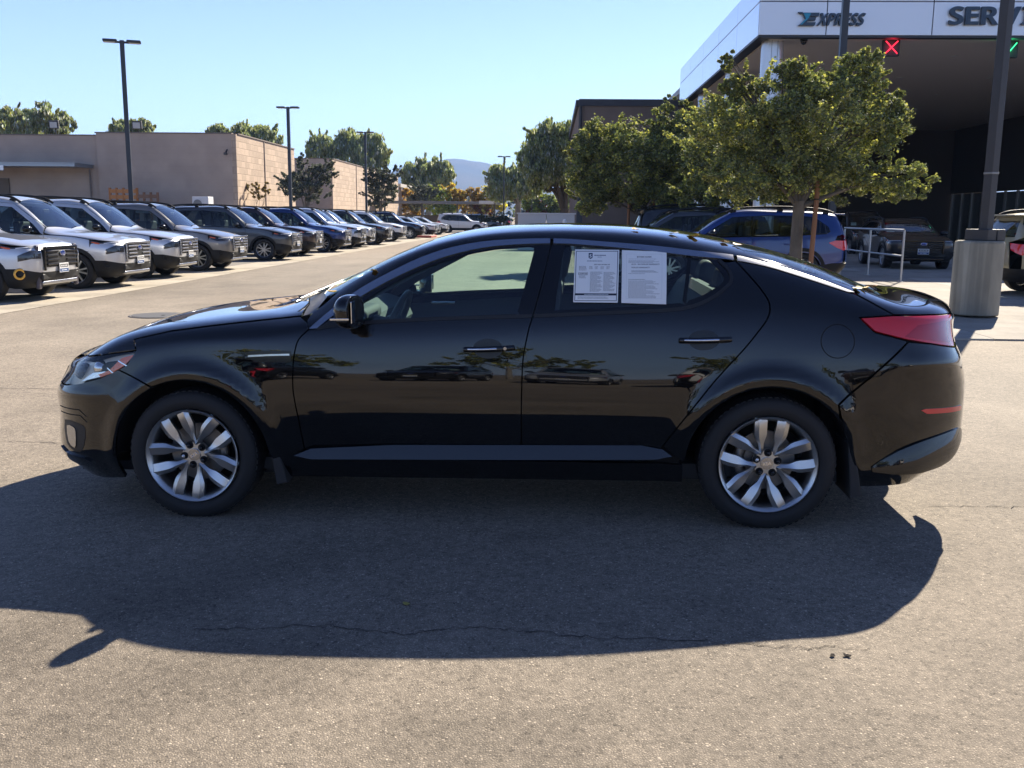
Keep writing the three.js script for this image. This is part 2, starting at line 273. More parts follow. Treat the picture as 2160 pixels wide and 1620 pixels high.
function sheet(L, ring, { off = 0, skirt = .012, du = .045, dv = .055, both = 'near' }) {
  let x0 = 1e9, x1 = -1e9, y0 = 1e9, y1 = -1e9; for (const [x, y] of ring) { x0 = Math.min(x0, x); x1 = Math.max(x1, x); y0 = Math.min(y0, y); y1 = Math.max(y1, y); }
  const nx = Math.max(1, Math.ceil((x1 - x0) / du)), ny = Math.max(1, Math.ceil((y1 - y0) / dv)), dx = (x1 - x0) / nx, dy = (y1 - y0) / ny;
  const pos = [], nor = [], idx = [], memo = new Map();
  const vert = (u, v) => {
    const key = Math.round(u * 20000) + ',' + Math.round(v * 20000); let i = memo.get(key);
    if (i === undefined) { const p = L.pos(u, v), m = L.nor(u, v); i = pos.length / 3; pos.push(p[0] + m[0] * off, p[1] + m[1] * off, p[2] + m[2] * off); nor.push(...m); memo.set(key, i); }
    return i;
  };
  // mark the cells that the outline crosses
  const cross = new Set();
  for (let i = 0; i < ring.length; i++) { const a = ring[i], b = ring[(i + 1) % ring.length], m = Math.max(1, Math.ceil(Math.max(Math.abs(b[0] - a[0]) / dx, Math.abs(b[1] - a[1]) / dy) * 6)); for (let k = 0; k <= m; k++) { const x = a[0] + (b[0] - a[0]) * k / m, y = a[1] + (b[1] - a[1]) * k / m; for (const ex of [-1e-6, 1e-6]) for (const ey of [-1e-6, 1e-6]) cross.add(Math.floor((x - x0) / dx + ex) + ',' + Math.floor((y - y0) / dy + ey)); } }
  for (let i = 0; i < nx; i++) for (let j = 0; j < ny; j++) {
    const a = x0 + i * dx, b = y0 + j * dy, c = a + dx, d = b + dy;
    if (cross.has(i + ',' + j)) {
      let q = clipCell(ring, a, b, c, d);
      q = q.filter((p, k) => { const r = q[(k + 1) % q.length]; return Math.hypot(p[0] - r[0], p[1] - r[1]) > 1e-7; });
      if (q.length < 3) continue;
      const tri = THREE.ShapeUtils.triangulateShape(q.map(p => new THREE.Vector2(...p)), []);
      for (const t of tri) { const A = q[t[0]], B = q[t[1]], C = q[t[2]], ar = (B[0] - A[0]) * (C[1] - A[1]) - (C[0] - A[0]) * (B[1] - A[1]); if (Math.abs(ar) < 1e-9) continue; const I = t.map(k => vert(...q[k])); idx.push(...(ar > 0 ? I : [I[0], I[2], I[1]])); }
    } else if (insidePoly(ring, a + dx / 2, b + dy / 2)) { const A = vert(a, b), B = vert(c, b), C = vert(c, d), D = vert(a, d); idx.push(A, B, C, A, C, D); }
  }
  if (skirt) for (let i = 0; i < ring.length; i++) {
    const a = ring[i], b = ring[(i + 1) % ring.length]; if (a[1] >= L.V - 1e-6 && b[1] >= L.V - 1e-6) continue; if (a[0] <= 1e-6 && b[0] <= 1e-6 || a[0] >= L.U - 1e-6 && b[0] >= L.U - 1e-6) continue;
    const p = L.pos(...a), q = L.pos(...b), m = L.nor(...a), k = L.nor(...b), e = [q[0] - p[0], q[1] - p[1], q[2] - p[2]], l = Math.hypot(...e); if (l < 1e-5) continue;
    const N = new THREE.Vector3(...e).cross(new THREE.Vector3(...m)).normalize(), s = pos.length / 3;
    for (const [P0, n0, o] of [[p, m, off], [q, k, off], [q, k, off - skirt], [p, m, off - skirt]]) { pos.push(P0[0] + n0[0] * o, P0[1] + n0[1] * o, P0[2] + n0[2] * o); nor.push(N.x, N.y, N.z); }
    idx.push(s, s + 2, s + 1, s, s + 3, s + 2);
  }
  const mk = mir => {
    const g = new THREE.BufferGeometry(), p = mir ? pos.map((x, i) => i % 3 === 2 ? -x : x) : pos, m = mir ? nor.map((x, i) => i % 3 === 2 ? -x : x) : nor, ix = mir ? idx.map((_, i) => idx[i - i % 3 + [0, 2, 1][i % 3]]) : idx;
    g.setAttribute('position', new THREE.Float32BufferAttribute(p, 3)); g.setAttribute('normal', new THREE.Float32BufferAttribute(m, 3)); g.setAttribute('uv', new THREE.Float32BufferAttribute(new Float32Array(p.length / 3 * 2).map((_, i) => p[Math.floor(i / 2) * 3 + i % 2]), 2)); g.setIndex(ix); return g;
  };
  return both === 'both' ? join([mk(false), mk(true)]) : both === 'far' ? mk(true) : mk(false);
}
// a strip of the given width along side-view points, a little proud of the surface
function stripe(L, pts, w, off = .002, skirt = .004, side = 'near') { const up = [], dn = []; for (let i = 0; i < pts.length; i++) { const a = pts[Math.max(0, i - 1)], b = pts[Math.min(pts.length - 1, i + 1)], l = Math.hypot(b[0] - a[0], b[1] - a[1]), n = [-(b[1] - a[1]) / l, (b[0] - a[0]) / l]; up.push([pts[i][0] + n[0] * w / 2, pts[i][1] + n[1] * w / 2]); dn.push([pts[i][0] - n[0] * w / 2, pts[i][1] - n[1] * w / 2]); } return panel(L, [...up, ...dn.reverse()], { off, skirt, both: side }); }
// ---------- the black sedan in the foreground
const KIA = new Loft(KIA_ROWS, p => { // flares round the wheel arches, waisted doors
  const f = (c, r0) => { const d = Math.hypot(p[0] - c, (p[1] - .315) * 1.0); return Math.exp(-Math.pow((d - r0) / .052, 2)); };
  const k = .021 * (f(0, .412) + f(2.795, .414)) * smooth(.1, .3, p[1]) * smooth(.45, .6, p[2]);
  // bumper corners: a ledge below the lamps with hollows under it
  const g = (y, s) => Math.exp(-Math.pow((p[1] - y) / s, 2)), fr = smooth(-.30, -.52, p[0]) * (.013 * g(.60, .045) - .006 * g(.47, .07) + .008 * g(.30, .05)), rr = smooth(3.28, 3.5, p[0]) * (.012 * g(.80, .05) - .005 * g(.62, .08));
  const q = smooth(.1, .7, p[2]);
  return [p[0] - fr * (1.2 - q) + rr * (1.2 - q), p[1], p[2] + k + (fr + rr) * q * .9];
});
const BLACK = paint(.0045, .005, .006, { roughness: .035, specularIntensity: .3, clearcoatRoughness: .012, ior: 1.5 });
const GLOSS_BLACK = P(.006, .006, .007, { roughness: .12 });
const TRIM_BLACK = M(.012, .012, .013, { roughness: .55 });
const RUBBER = M(.013, .013, .014, { roughness: .75 });
const DARK = M(.006, .006, .006, { roughness: .9 });
const CHROME = M(.72, .72, .74, { roughness: .12, metalness: 1 });
const SATIN = M(.42, .43, .46, { roughness: .22, metalness: 1 });
const ALLOY = M(.58, .58, .57, { roughness: .34, metalness: 1 });
const ALLOY_DARK = M(.4, .4, .41, { roughness: .4, metalness: 1 });
const STEEL = M(.25, .24, .23, { roughness: .5, metalness: 1 });
const GLASS = P(.74, .93, .88, { transmission: 1, thickness: 0, roughness: .0, ior: 1.72 });
const GLASS_REAR = P(.60, .72, .70, { transmission: 1, thickness: 0, roughness: .0, ior: 1.72 });
const CLEAR = P(.9, .9, .88, { transmission: 1, thickness: 0, roughness: .03, ior: 1.5 });
const RED_LENS = P(.62, .02, .03, { roughness: .06, clearcoat: 1, clearcoatRoughness: .02 });
const RED_DEEP = P(.42, .008, .014, { roughness: .1, clearcoat: 1, clearcoatRoughness: .02 });
const AMBER = P(.75, .13, .025, { roughness: .15, clearcoat: 1 });
const CABIN = M(.045, .047, .05, { roughness: .8 }), CABIN_LIGHT = M(.06, .062, .065, { roughness: .85 }), SEAT = M(.028, .028, .03, { roughness: .7 });
const PLASTIC_GREY = M(.05, .05, .052, { roughness: .6 });

function tyreGeo(r, w, rimR) { // axis along z, outer face at z = 0
  const p = [[rimR, -.01], [rimR + .012, 0], [rimR + .03, .006], [r - .045, .006], [r - .022, .001], [r - .008, -.012], [r, -.03], [r, -w + .03], [r - .02, -w], [rimR, -w + .01]];
  const g = new THREE.LatheGeometry(p.map(([a, b]) => new THREE.Vector2(a, b)), 56); return g.rotateX(Math.PI / 2);
}
function treadGeo(r, w, n = 64) { const l = []; for (let i = 0; i < n; i++) for (const s of [0, 1]) l.push(bx(.018, .005, w * .36).translate(0, r - .0015, -w * (.28 + .44 * s)).rotateZ(i / n * 2 * Math.PI + s * .04)); return join(l); }
function barrelGeo(r, w) { const p = [[r - .004, .004], [r, 0], [r - .006, -.006], [r - .016, -.012], [r - .026, -.03], [r - .034, -.07], [r - .036, -w + .02], [r - .05, -w + .02]]; return new THREE.LatheGeometry(p.map(([a, b]) => new THREE.Vector2(a, b)), 64).rotateX(Math.PI / 2); }
function spokeGeo(len, r0, ang0, ang1, w0, w1, depth = .022, dish = .028) { // leaf-shaped spoke from the hub (r0, ang0) out to (len, ang1)
  const A = [r0 * Math.cos(ang0), r0 * Math.sin(ang0)], B = [len * Math.cos(ang1), len * Math.sin(ang1)], n = 10, pos = [], idx = [];
  const d = [B[0] - A[0], B[1] - A[1]], L = Math.hypot(...d), t = [d[0] / L, d[1] / L], q = [-t[1], t[0]];
  for (let i = 0; i <= n; i++) {
    const s = i / n, w = w0 + (w1 - w0) * smooth(.22, .58, s), c = .005 * Math.sin(Math.PI * s) * Math.sign(ang1 - ang0), z = -dish * (1 - s) * (1 - s) * .0 - dish * Math.pow(1 - s, 1.6) + (s > .85 ? -.006 * (s - .85) / .15 : 0);
    const x = A[0] + d[0] * s - q[0] * c, y = A[1] + d[1] * s - q[1] * c, ridge = .15;
    for (const [k, dz] of [[-.5, -depth], [-.46, -.006], [ridge * Math.sign(ang1 - ang0) * -1, .004], [.46, -.006], [.5, -depth]]) pos.push(x + q[0] * k * w, y + q[1] * k * w, z + dz);
  }
  for (let i = 0; i < n; i++) for (let k = 0; k < 4; k++) { const a = i * 5 + k, b = a + 5; idx.push(a, b, a + 1, a + 1, b, b + 1); }
  const g = new THREE.BufferGeometry(); g.setAttribute('position', new THREE.Float32BufferAttribute(pos, 3)); g.setIndex(idx);
  let e = g.toNonIndexed(); e.computeVertexNormals(); e = toCreasedNormals(e, .35); e.setAttribute('uv', new THREE.Float32BufferAttribute(new Float32Array(e.attributes.position.count * 2), 2));
  const nn = e.attributes.normal; let sgn = 0; for (let i = 0; i < nn.count; i++) sgn += nn.getZ(i); if (sgn < 0) { for (let i = 0; i < nn.count * 3; i++) nn.array[i] *= -1; const pa = e.attributes.position.array; for (let i = 0; i < pa.length; i += 9) for (let k = 0; k < 3; k++) { const s1 = pa[i + 3 + k]; pa[i + 3 + k] = pa[i + 6 + k]; pa[i + 6 + k] = s1; const n1 = nn.array[i + 3 + k]; nn.array[i + 3 + k] = nn.array[i + 6 + k]; nn.array[i + 6 + k] = n1; } }
  return e;
}
const WG = { // shared wheel geometries
  tyre: tyreGeo(.322, .215, .235), tread: treadGeo(.322, .215), barrel: barrelGeo(.2345, .19), spokes: [0, 1, 2, 3, 4].flatMap(k => [-1, 1].map(s => spokeGeo(.228, .05, (k * 72 + s * 33) * R, (k * 72 + s * 13.4) * R, .024, .063))),
  hub: cyl(.062, .066, .03, 40).rotateX(Math.PI / 2).translate(0, 0, -.047), cap: cyl(.03, .031, .012, 36).rotateX(Math.PI / 2).translate(0, 0, -.03), nut: join([cyl(.0095, .0105, .02, 12).rotateX(Math.PI / 2), new THREE.SphereGeometry(.0095, 12, 6).translate(0, 0, .01)]),
  pocket: cyl(.0185, .0185, .004, 20).rotateX(Math.PI / 2), disc: cyl(.145, .145, .02, 40).rotateX(Math.PI / 2), caliper: new THREE.TorusGeometry(.125, .028, 8, 14, 1.1),
  emblem: (() => { const g = text('KIA', .0155, .003); const b = g.boundingBox; g.translate(-(b.max.x + b.min.x) / 2, -(b.max.y + b.min.y) / 2, 0); g.scale(1.15, 1, 1); return g; })(),
};
function kiaWheel(car, a, side, spin) {
  const w = new THREE.Group(); w.name = 'wheel'; w.position.set(a, .318, side * .895); if (side < 0) w.rotation.y = Math.PI; car.add(w);
  part(w, 'tyre', join([WG.tyre, WG.tread]), RUBBER);
  const r = new THREE.Group(); r.rotation.z = spin; 
  const put = (n, g, m) => { const k = g.clone().rotateZ(spin); return part(w, n, k, m); };
  put('rim', WG.barrel, ALLOY).position.z = .004;
  for (const s of WG.spokes) put('spoke', s, ALLOY).position.z = -.004;
  put('hub', WG.hub, ALLOY); put('hub_cap', WG.cap, SATIN); part(w, 'emblem', WG.emblem.clone().rotateZ(spin * .7).translate(0, 0, -.0235), CHROME);
  for (let k = 0; k < 5; k++) { const t = k * 72 * R + spin, x = .052 * Math.cos(t), y = .052 * Math.sin(t); part(w, 'lug_nut', WG.nut.clone().translate(x, y, -.028), k === 2 ? CHROME : GLOSS_BLACK); part(w, 'lug_pocket', WG.pocket.clone().translate(x, y, -.0315), DARK); }
  part(w, 'brake_disc', WG.disc.clone().translate(0, 0, -.11), STEEL);
  part(w, 'brake_caliper', WG.caliper.clone().rotateZ(side * (a < 1 ? -.5 : 2.6)).translate(0, 0, -.1), STEEL);
  part(w, 'wheel_back', cyl(.19, .19, .01, 30).rotateX(Math.PI / 2).translate(0, 0, -.165), DARK);
}
const K = (() => { // outlines of the sedan's panels, side view, metres
  const chromeO = curve([[.603, .947], [.714, 1.048], [.823, 1.128], [.958, 1.203], [1.123, 1.281], [1.283, 1.331], [1.478, 1.361], [1.762, 1.370], [1.998, 1.356], [2.251, 1.336], [2.439, 1.314], [2.632, 1.292], [2.732, 1.270], [2.882, 1.231], [3.043, 1.178], [3.198, 1.119]], 3);
  const chromeI = curve([[.640, .949], [.743, 1.029], [.851, 1.103], [.987, 1.178], [1.151, 1.252], [1.307, 1.302], [1.485, 1.334], [1.758, 1.347], [1.998, 1.334], [2.250, 1.310], [2.437, 1.288], [2.622, 1.270], [2.790, 1.238], [2.950, 1.190], [3.16, 1.122]], 3);
  const seamFR = curve([[1.762, 1.368], [1.722, 1.180], [1.678, 1.013], [1.661, .957], [1.642, .864], [1.632, .780], [1.627, .571], [1.626, .315]], 3);
  const seamFF = curve([[.603, .947], [.556, .90], [.538, .849], [.527, .776], [.524, .667], [.531, .599], [.545, .50], [.565, .315]], 3);
  const seamRR = curve([[2.640, 1.268], [2.690, 1.209], [2.740, 1.148], [2.774, 1.095], [2.783, 1.053], [2.767, 1.004], [2.728, .951], [2.659, .866], [2.535, .727], [2.415, .570], [2.318, .429], [2.262, .345], [2.20, .315]], 3);
  const belt = curve([[.640, .949], [.758, .968], [1.126, .994], [1.678, 1.015], [2.071, 1.033], [2.364, 1.050], [2.50, 1.092], [2.588, 1.151], [2.612, 1.185], [2.604, 1.225], [2.56, 1.272]], 3);
  return { chromeO, chromeI, seamFR, seamFF, seamRR, belt };
})();
function cutCurve(c, a0, a1) { const out = []; for (let i = 0; i < c.length; i++) { const p = c[i], q = c[i + 1]; if (p[0] >= a0 && p[0] <= a1) out.push(p); if (q) for (const e of q[0] > p[0] ? [a0, a1] : [a1, a0]) if ((p[0] - e) * (q[0] - e) < 0) { const t = (e - p[0]) / (q[0] - p[0]); out.push([e, p[1] + (q[1] - p[1]) * t]); } } return out; }
const sedan = thing('sedan', 'large black sedan parked broadside in the foreground with two paper sheets in its rear window', 'car');
sedan.position.set(-1.51026, -.018, -5.43348); sedan.rotation.order = 'YZX'; sedan.rotation.set(0, -3.843 * R, .0115);
(() => {
  const { chromeO, chromeI, seamFR, seamFF, seamRR, belt } = K, G = .0032;
  const fArch = arc(-.008, .305, .392, 0, 180, 26, .392), rArch = arc(2.795, .305, .388, 0, 180, 26, .388);
  const head = [[-.85, .733], [-.63, .777], [-.427, .812], [-.247, .835], [-.310, .767], [-.40, .722], [-.457, .698], [-.58, .664], [-.70, .640], [-.80, .635]];
  const tail = [[3.201, 1.010], [3.359, 1.019], [3.55, 1.016], [3.700, 1.007]];
  const tailLow = [[3.696, .858], [3.534, .890], [3.407, .914], [3.264, .950]];
  for (const side of ['near', 'far']) {
    const o = (x = {}) => ({ both: side, inset: G, skirt: .02, ...x });
    const sgn = side === 'near' ? 1 : -1;
    // doors
    const fd = part(sedan, 'front_door', panel(KIA, [...seamFF, ...[...seamFR].reverse().filter(p => p[1] < 1.006), ...[...cutCurve(belt, .63, 1.675)].reverse()], o()), BLACK);
    const rd = part(sedan, 'rear_door', panel(KIA, [...seamFR.filter(p => p[1] < 1.006), ...[...seamRR].reverse().slice(0), [2.625, 1.265], [2.585, 1.262], ...[...cutCurve(belt, 1.682, 9)].reverse()], o()), BLACK);
    // window frames (gloss black) with the openings left free
    const fg = curve([[.80, .984], [1.20, 1.007], [1.597, 1.024], [1.606, 1.035], [1.668, 1.283], [1.672, 1.318], [1.655, 1.331], [1.481, 1.318], [1.308, 1.284], [1.152, 1.235], [.993, 1.160], [.87, 1.085], [.79, 1.012]], 2, true);
    const rg = curve([[1.822, 1.334], [1.800, 1.19], [1.782, 1.05], [1.80, 1.043], [2.071, 1.056], [2.365, 1.077], [2.380, 1.09], [2.412, 1.285], [2.405, 1.297], [2.249, 1.300], [1.997, 1.326], [1.84, 1.338]], 2, true);
    const qg = curve([[2.432, 1.285], [2.398, 1.09], [2.41, 1.09], [2.48, 1.116], [2.555, 1.160], [2.577, 1.185], [2.572, 1.205], [2.53, 1.255], [2.505, 1.275], [2.445, 1.294]], 2, true);
    const holed = (outer, holes) => { // keyhole cuts join each opening to the outline
      let ring = outer.slice();
      for (const h of holes) { let b = 1e9, bi = 0, bj = 0; ring.forEach((p, i) => h.forEach((q, j) => { const d = Math.hypot(p[0] - q[0], p[1] - q[1]); if (d < b) { b = d; bi = i; bj = j; } })); const area = p => p.reduce((s, a, i) => { const c = p[(i + 1) % p.length]; return s + a[0] * c[1] - c[0] * a[1]; }, 0); let hh = [...h.slice(bj), ...h.slice(0, bj)]; if (area(outer) * area(h) > 0) hh = [hh[0], ...hh.slice(1).reverse()]; ring = [...ring.slice(0, bi + 1), ...hh, hh[0], ring[bi], ...ring.slice(bi + 1)]; }
      return ring;
    };
    const fFrame = [...cutCurve(belt, .63, 1.675), [1.675, 1.016], ...[...seamFR].reverse().filter(p => p[1] > 1.02 && p[1] < 1.346).map(p => [p[0] - .003, p[1]]), [1.754, 1.346], ...[...cutCurve(chromeI, 0, 1.752)].reverse()];
    const rFrame = [...cutCurve(belt, 1.682, 9), ...[...cutCurve(chromeI, 1.766, 2.555)].reverse(), ...seamFR.filter(p => p[1] < 1.346 && p[1] > 1.02).map(p => [p[0] + .003, p[1]])];
    part(sedan, 'window_frame', panel(KIA, holed(fFrame, [fg]), { both: side, off: -.002, skirt: 0 }), GLOSS_BLACK);
    part(sedan, 'window_frame', panel(KIA, holed(rFrame, [rg, qg]), { both: side, off: -.002, skirt: 0 }), GLOSS_BLACK);
    const rim = (g) => panel(KIA, g, { both: side, off: -.006, skirt: 0 });
    part(fd, 'side_window', rim(fg), GLASS); part(rd, 'side_window', rim(rg), GLASS_REAR); part(rd, 'quarter_window', rim(qg), GLASS_REAR);
    // belt moulding, chrome strips
    part(fd, 'belt_moulding', stripe(KIA, cutCurve(belt, .63, 1.672), .016, .003, .006, side), TRIM_BLACK);
    part(rd, 'belt_moulding', stripe(KIA, cutCurve(belt, 1.684, 9), .016, .003, .006, side), TRIM_BLACK);
    const cs = (a0, a1) => panel(KIA, [...cutCurve(chromeO, a0, a1), ...[...cutCurve(chromeI, a0, a1)].reverse()], { both: side, off: .004, skirt: .008 });
    part(sedan, 'chrome_strip', cs(.5, 1.752), SATIN); part(sedan, 'chrome_strip', cs(1.768, 2.632), SATIN); part(sedan, 'chrome_strip', cs(2.65, 3.3), SATIN);
    // fender, bumpers, quarter panel, sill
    part(sedan, 'front_fender', panel(KIA, [[-.262, .838], [-.285, .886], [-.1, .927], [.1, .953], [.3, .975], [.45, .99], [.54, 1.0], [.59, .975], ...seamFF, [.565, .30], [.40, .30], ...fArch.slice(1, 16).map(p => p), [-.175, .665], [-.21, .683], [-.355, .742], [-.312, .764]], o()), BLACK);
    part(sedan, 'front_bumper', panel(KIA, [{ s: 0, l: 5.6 }, { s: 1, l: 5.5 }, [-.80, .631], [-.70, .636], [-.58, .660], [-.455, .694], [-.40, .718], [-.357, .738], [-.212, .678], [-.18, .66], ...fArch.slice(16, 26), [-.402, .30], [-.405, .17], { s: 3, l: 0 }, { s: 2, l: 0 }, { s: 1, l: 0 }, { s: 0, l: 0 }], o()), BLACK);
    part(sedan, 'quarter_panel', panel(KIA, [...[...chromeI].reverse().filter(p => p[0] > 2.645), ...seamRR.filter(p => p[1] > .40).map(p => [p[0] + .001, p[1]]), [2.30, .40], [2.40, .32], ...[...rArch].reverse().slice(1, 22), [3.098, .617], [3.25, .75], [3.414, .902], [3.405, .909], [3.262, .946], [3.196, 1.012], [3.30, 1.0175], [3.357, 1.023], [3.215, 1.105], [3.195, 1.115]], o()), BLACK);
    part(sedan, 'rear_bumper', panel(KIA, [[3.104, .612], [3.255, .745], [3.42, .899], [3.534, .886], [3.694, .853], { s: 16, l: 4.93 }, { s: 17, l: 4.93 }, { s: 17, l: 0 }, { s: 16, l: 0 }, { s: 15, l: 0 }, { s: 14, l: 0 }, [3.30, .185], [3.19, .20], ...rArch.slice(1, 5)], o()), BLACK);
    part(sedan, 'sill', panel(KIA, [[.40, .312], [2.30, .312], [2.40, .312], [2.405, .205], [.40, .195]], o({ inset: .004 })), BLACK);
    // bodywork above the chrome: pillars and roof rail run into the roof
    part(sedan, 'roof', panel(KIA, [[.585, .985], ...chromeO, [3.205, 1.128], { a: 3.2, l: 9.05 }, { a: 2.8, l: 9.02 }, { a: 2.70, l: 9.04 }, { a: 2.66, l: 9.4 }, { a: 2.65, l: 11 }, { a: 1.165, l: 11 }, { a: 1.14, l: 9.5 }, { a: 1.07, l: 9.08 }, { a: .9, l: 9.04 }, { a: .72, l: 9.02 }, [.60, 1.02]], { both: side, inset: 0, skirt: .015 }), BLACK);
    // hood
    part(sedan, 'hood', panel(KIA, [{ s: 0, l: 5.85 }, { s: 1, l: 5.85 }, [-.845, .738], [-.63, .782], [-.427, .818], [-.268, .841], [-.290, .888], [-.1, .931], [.1, .957], [.3, .979], [.45, .994], [.54, 1.004], { a: .53, l: 9.2 }, { a: .37, l: 11 }, { s: 3, l: 11 }, { s: 0, l: 11 }], { both: side, skirt: .01 }), BLACK);
    // glasshouse ends
    part(sedan, 'cowl', panel(KIA, [{ a: .374, l: 11 }, { a: .534, l: 9.2 }, [.548, 1.006], [.60, 1.02], { a: .63, l: 9.1 }, { a: .44, l: 11 }], { both: side, off: -.006, skirt: 0 }), M(.14, .14, .14, { roughness: .45 }));
    part(sedan, 'tail_light', panel(KIA, [...tail, ...tailLow], { both: side, inset: .003, off: .002, skirt: .02 }), RED_LENS);
    part(sedan, 'tail_light', panel(KIA, [[3.40, .925], [3.47, .975], [3.62, .985], [3.675, .978], [3.672, .882], [3.545, .902]], { both: side, off: .0032, skirt: .002 }), RED_DEEP, 'darker inner panel of the red tail light');
    part(sedan, 'side_reflector', panel(KIA, [[3.497, .581], [3.52, .586], [3.751, .573], [3.756, .549], [3.53, .562]], { both: side, off: .004, skirt: .006 }), RED_LENS);
    const va = panel(KIA, curve([[3.29, .285], [3.362, .369], [3.471, .421], [3.613, .451], [3.74, .462], [3.772, .43], [3.745, .36], [3.64, .278]], 3, true), { both: side, off: .006, skirt: .012 });
    { const p = va.attributes.position, n = va.attributes.normal; for (let i = 0; i < p.count; i++) { const t = clamp((.47 - p.getY(i)) / .19), q = new THREE.Vector3(n.getX(i), n.getY(i) + .34, n.getZ(i)).normalize(); const e = .022 * t * smooth(3.3, 3.5, p.getX(i)); p.setX(i, p.getX(i) + n.getX(i) * e); p.setZ(i, p.getZ(i) + n.getZ(i) * e); n.setXYZ(i, q.x, q.y, q.z); } }
    part(sedan, 'rear_valance', va, BLACK);
    // headlight: clear cover over a dark bowl
    part(sedan, 'headlight', panel(KIA, head, { both: side, inset: .003, off: 0, skirt: .0 }), CLEAR);
    part(sedan, 'headlight_housing', panel(KIA, head, { both: side, off: -.045, skirt: 0, inset: -.004 }), M(.52, .46, .36, { roughness: .3, metalness: .4 }));
    part(sedan, 'turn_signal', panel(KIA, [[-.345, .800], [-.275, .818], [-.33, .762], [-.40, .722], [-.462, .700], [-.478, .712], [-.415, .735]], { both: side, off: -.012, skirt: .015 }), AMBER);
    for (const [a0, y0, a1, y1] of [[-.365, .785, -.315, .760], [-.425, .748, -.385, .718]]) part(sedan, 'signal_divider', stripe(KIA, [[a0, y0], [a1, y1]], .006, -.010, .002, side), CHROME);
    for (const [a, y, r] of [[-.64, .705, .045], [-.50, .735, .04]]) { const p = KIA.at(a, y); part(sedan, 'headlight_lens', new THREE.SphereGeometry(r, 20, 12).translate(p[0] + .02, p[1], (p[2] - .055) * sgn), a < -.6 ? P(.02, .02, .025, { roughness: .05 }) : CHROME); }
    part(sedan, 'headlight_reflector', panel(KIA, [[-.60, .672], [-.47, .702], [-.44, .73], [-.52, .72]], { both: side, off: -.02, skirt: 0 }), CHROME);
    // front bumper: fog lamp pocket, slots and lip
    part(sedan, 'fog_lamp_recess', panel(KIA, curve([[-.735, .455], [-.62, .455], [-.575, .43], [-.59, .345], [-.63, .30], [-.70, .315], [-.735, .36]], 2, true), { both: side, off: .0015, skirt: .003 }), TRIM_BLACK);
    part(sedan, 'fog_lamp', panel(KIA, curve([[-.708, .43], [-.655, .432], [-.638, .41], [-.645, .335], [-.665, .325], [-.70, .35]], 2, true), { both: side, off: .006, skirt: .01 }), SATIN);
    for (const y of [.515, .485]) part(sedan, 'bumper_crease', stripe(KIA, [[-.775, y + .005], [-.60, y + .012], [-.56, y - .02]], .005, .001, .002, side), DARK);
    part(sedan, 'bumper_lip', panel(KIA, curve([[-.79, .305], [-.74, .285], [-.60, .275], [-.55, .245], [-.60, .225], [-.74, .235], [-.80, .27]], 2, true), { both: side, off: .010, skirt: .012 }), BLACK);
    // lower door step that catches the sky
    const gA = panel(KIA, [[.505, .325], [.60, .366], [1.0, .388], [1.626, .396], [2.2, .402], [2.30, .385], [2.345, .352], [2.28, .340], [1.626, .330], [.6, .318]], { both: side, off: .004, skirt: .004 });
    { // turned up along its upper edge so that it leans back
      const p = gA.attributes.position, n = gA.attributes.normal; for (let i = 0; i < p.count; i++) { const t = clamp((p.getY(i) - .318) / .082), z = KIA.at(p.getX(i), .398)[2] + .003 + .034 * (1 - t) * smooth(.5, .62, p.getX(i)) * smooth(2.34, 2.24, p.getX(i)); if (Math.abs(n.getX(i)) < .5 && n.getZ(i) * sgn > .5) { p.setZ(i, sgn * z); const q = new THREE.Vector3(n.getX(i), .34, sgn * 1).normalize(); n.setXYZ(i, q.x, q.y, q.z); } else p.setZ(i, sgn * Math.min(z, Math.abs(p.getZ(i)) + .03)); }
    }
    part(sedan, 'sill_moulding', gA, BLACK);
    // door handles
    for (const [a0, a1, y0, y1, ca, cy] of [[1.356, 1.590, .858, .868, 1.468, .862], [2.366, 2.60, .908, .915, 2.477, .909]]) {
      const door = a0 < 2 ? fd : rd;
      part(door, 'handle_cup', panel(KIA, arc(ca, cy, .072, 0, 352, 24, .047), { both: side, off: .0012, skirt: 0 }), P(.004, .004, .005, { roughness: .3 }));
      const pts = []; for (let i = 0; i <= 12; i++) { const t = i / 12, p = KIA.at(a0 + (a1 - a0) * t, y0 + (y1 - y0) * t); pts.push([p[0], p[1], sgn * (p[2] + .012 + .022 * Math.sin(Math.PI * t))]); }
      const hb = tube(pts, .0135, 10, 30); hb.scale(1, 1, 1); part(door, 'handle', hb, BLACK);
      const ch = pts.slice(1, a0 < 2 ? 9 : 10).map(([x, y, z]) => [x, y + .002, z + sgn * .0105]); part(door, 'handle_trim', tube(ch, .0062, 8, 20), CHROME);
      if (a0 < 2) { const q = pts[10]; part(door, 'key_lock', cyl(.008, .008, .006, 16).rotateX(Math.PI / 2).translate(q[0], q[1] + .001, q[2] + sgn * .012), SATIN); }
    }
    // fender vent, mudflaps
    part(sedan, 'fender_vent', panel(KIA, [[.292, .836], [.33, .843], [.518, .845], [.519, .79], [.335, .788]], { both: side, off: .0015, skirt: .002 }), GLOSS_BLACK);
    part(sedan, 'vent_trim', stripe(KIA, [[.308, .817], [.41, .823], [.511, .826]], .0085, .006, .006, side), CHROME);
    for (const pts of [[[.392, .37], [.418, .37], [.445, .28], [.465, .19], [.418, .18], [.405, .28]], [[3.168, .42], [3.192, .42], [3.212, .30], [3.236, .175], [3.19, .16], [3.182, .28]]]) part(sedan, 'mudflap', new THREE.ExtrudeGeometry(new THREE.Shape(pts.map(p => new THREE.Vector2(...p))), { depth: .26, bevelEnabled: true, bevelSize: .004, bevelThickness: .004, bevelSegments: 1 }).translate(0, 0, sgn > 0 ? .62 : -.88), M(.022, .022, .023, { roughness: .75 }));
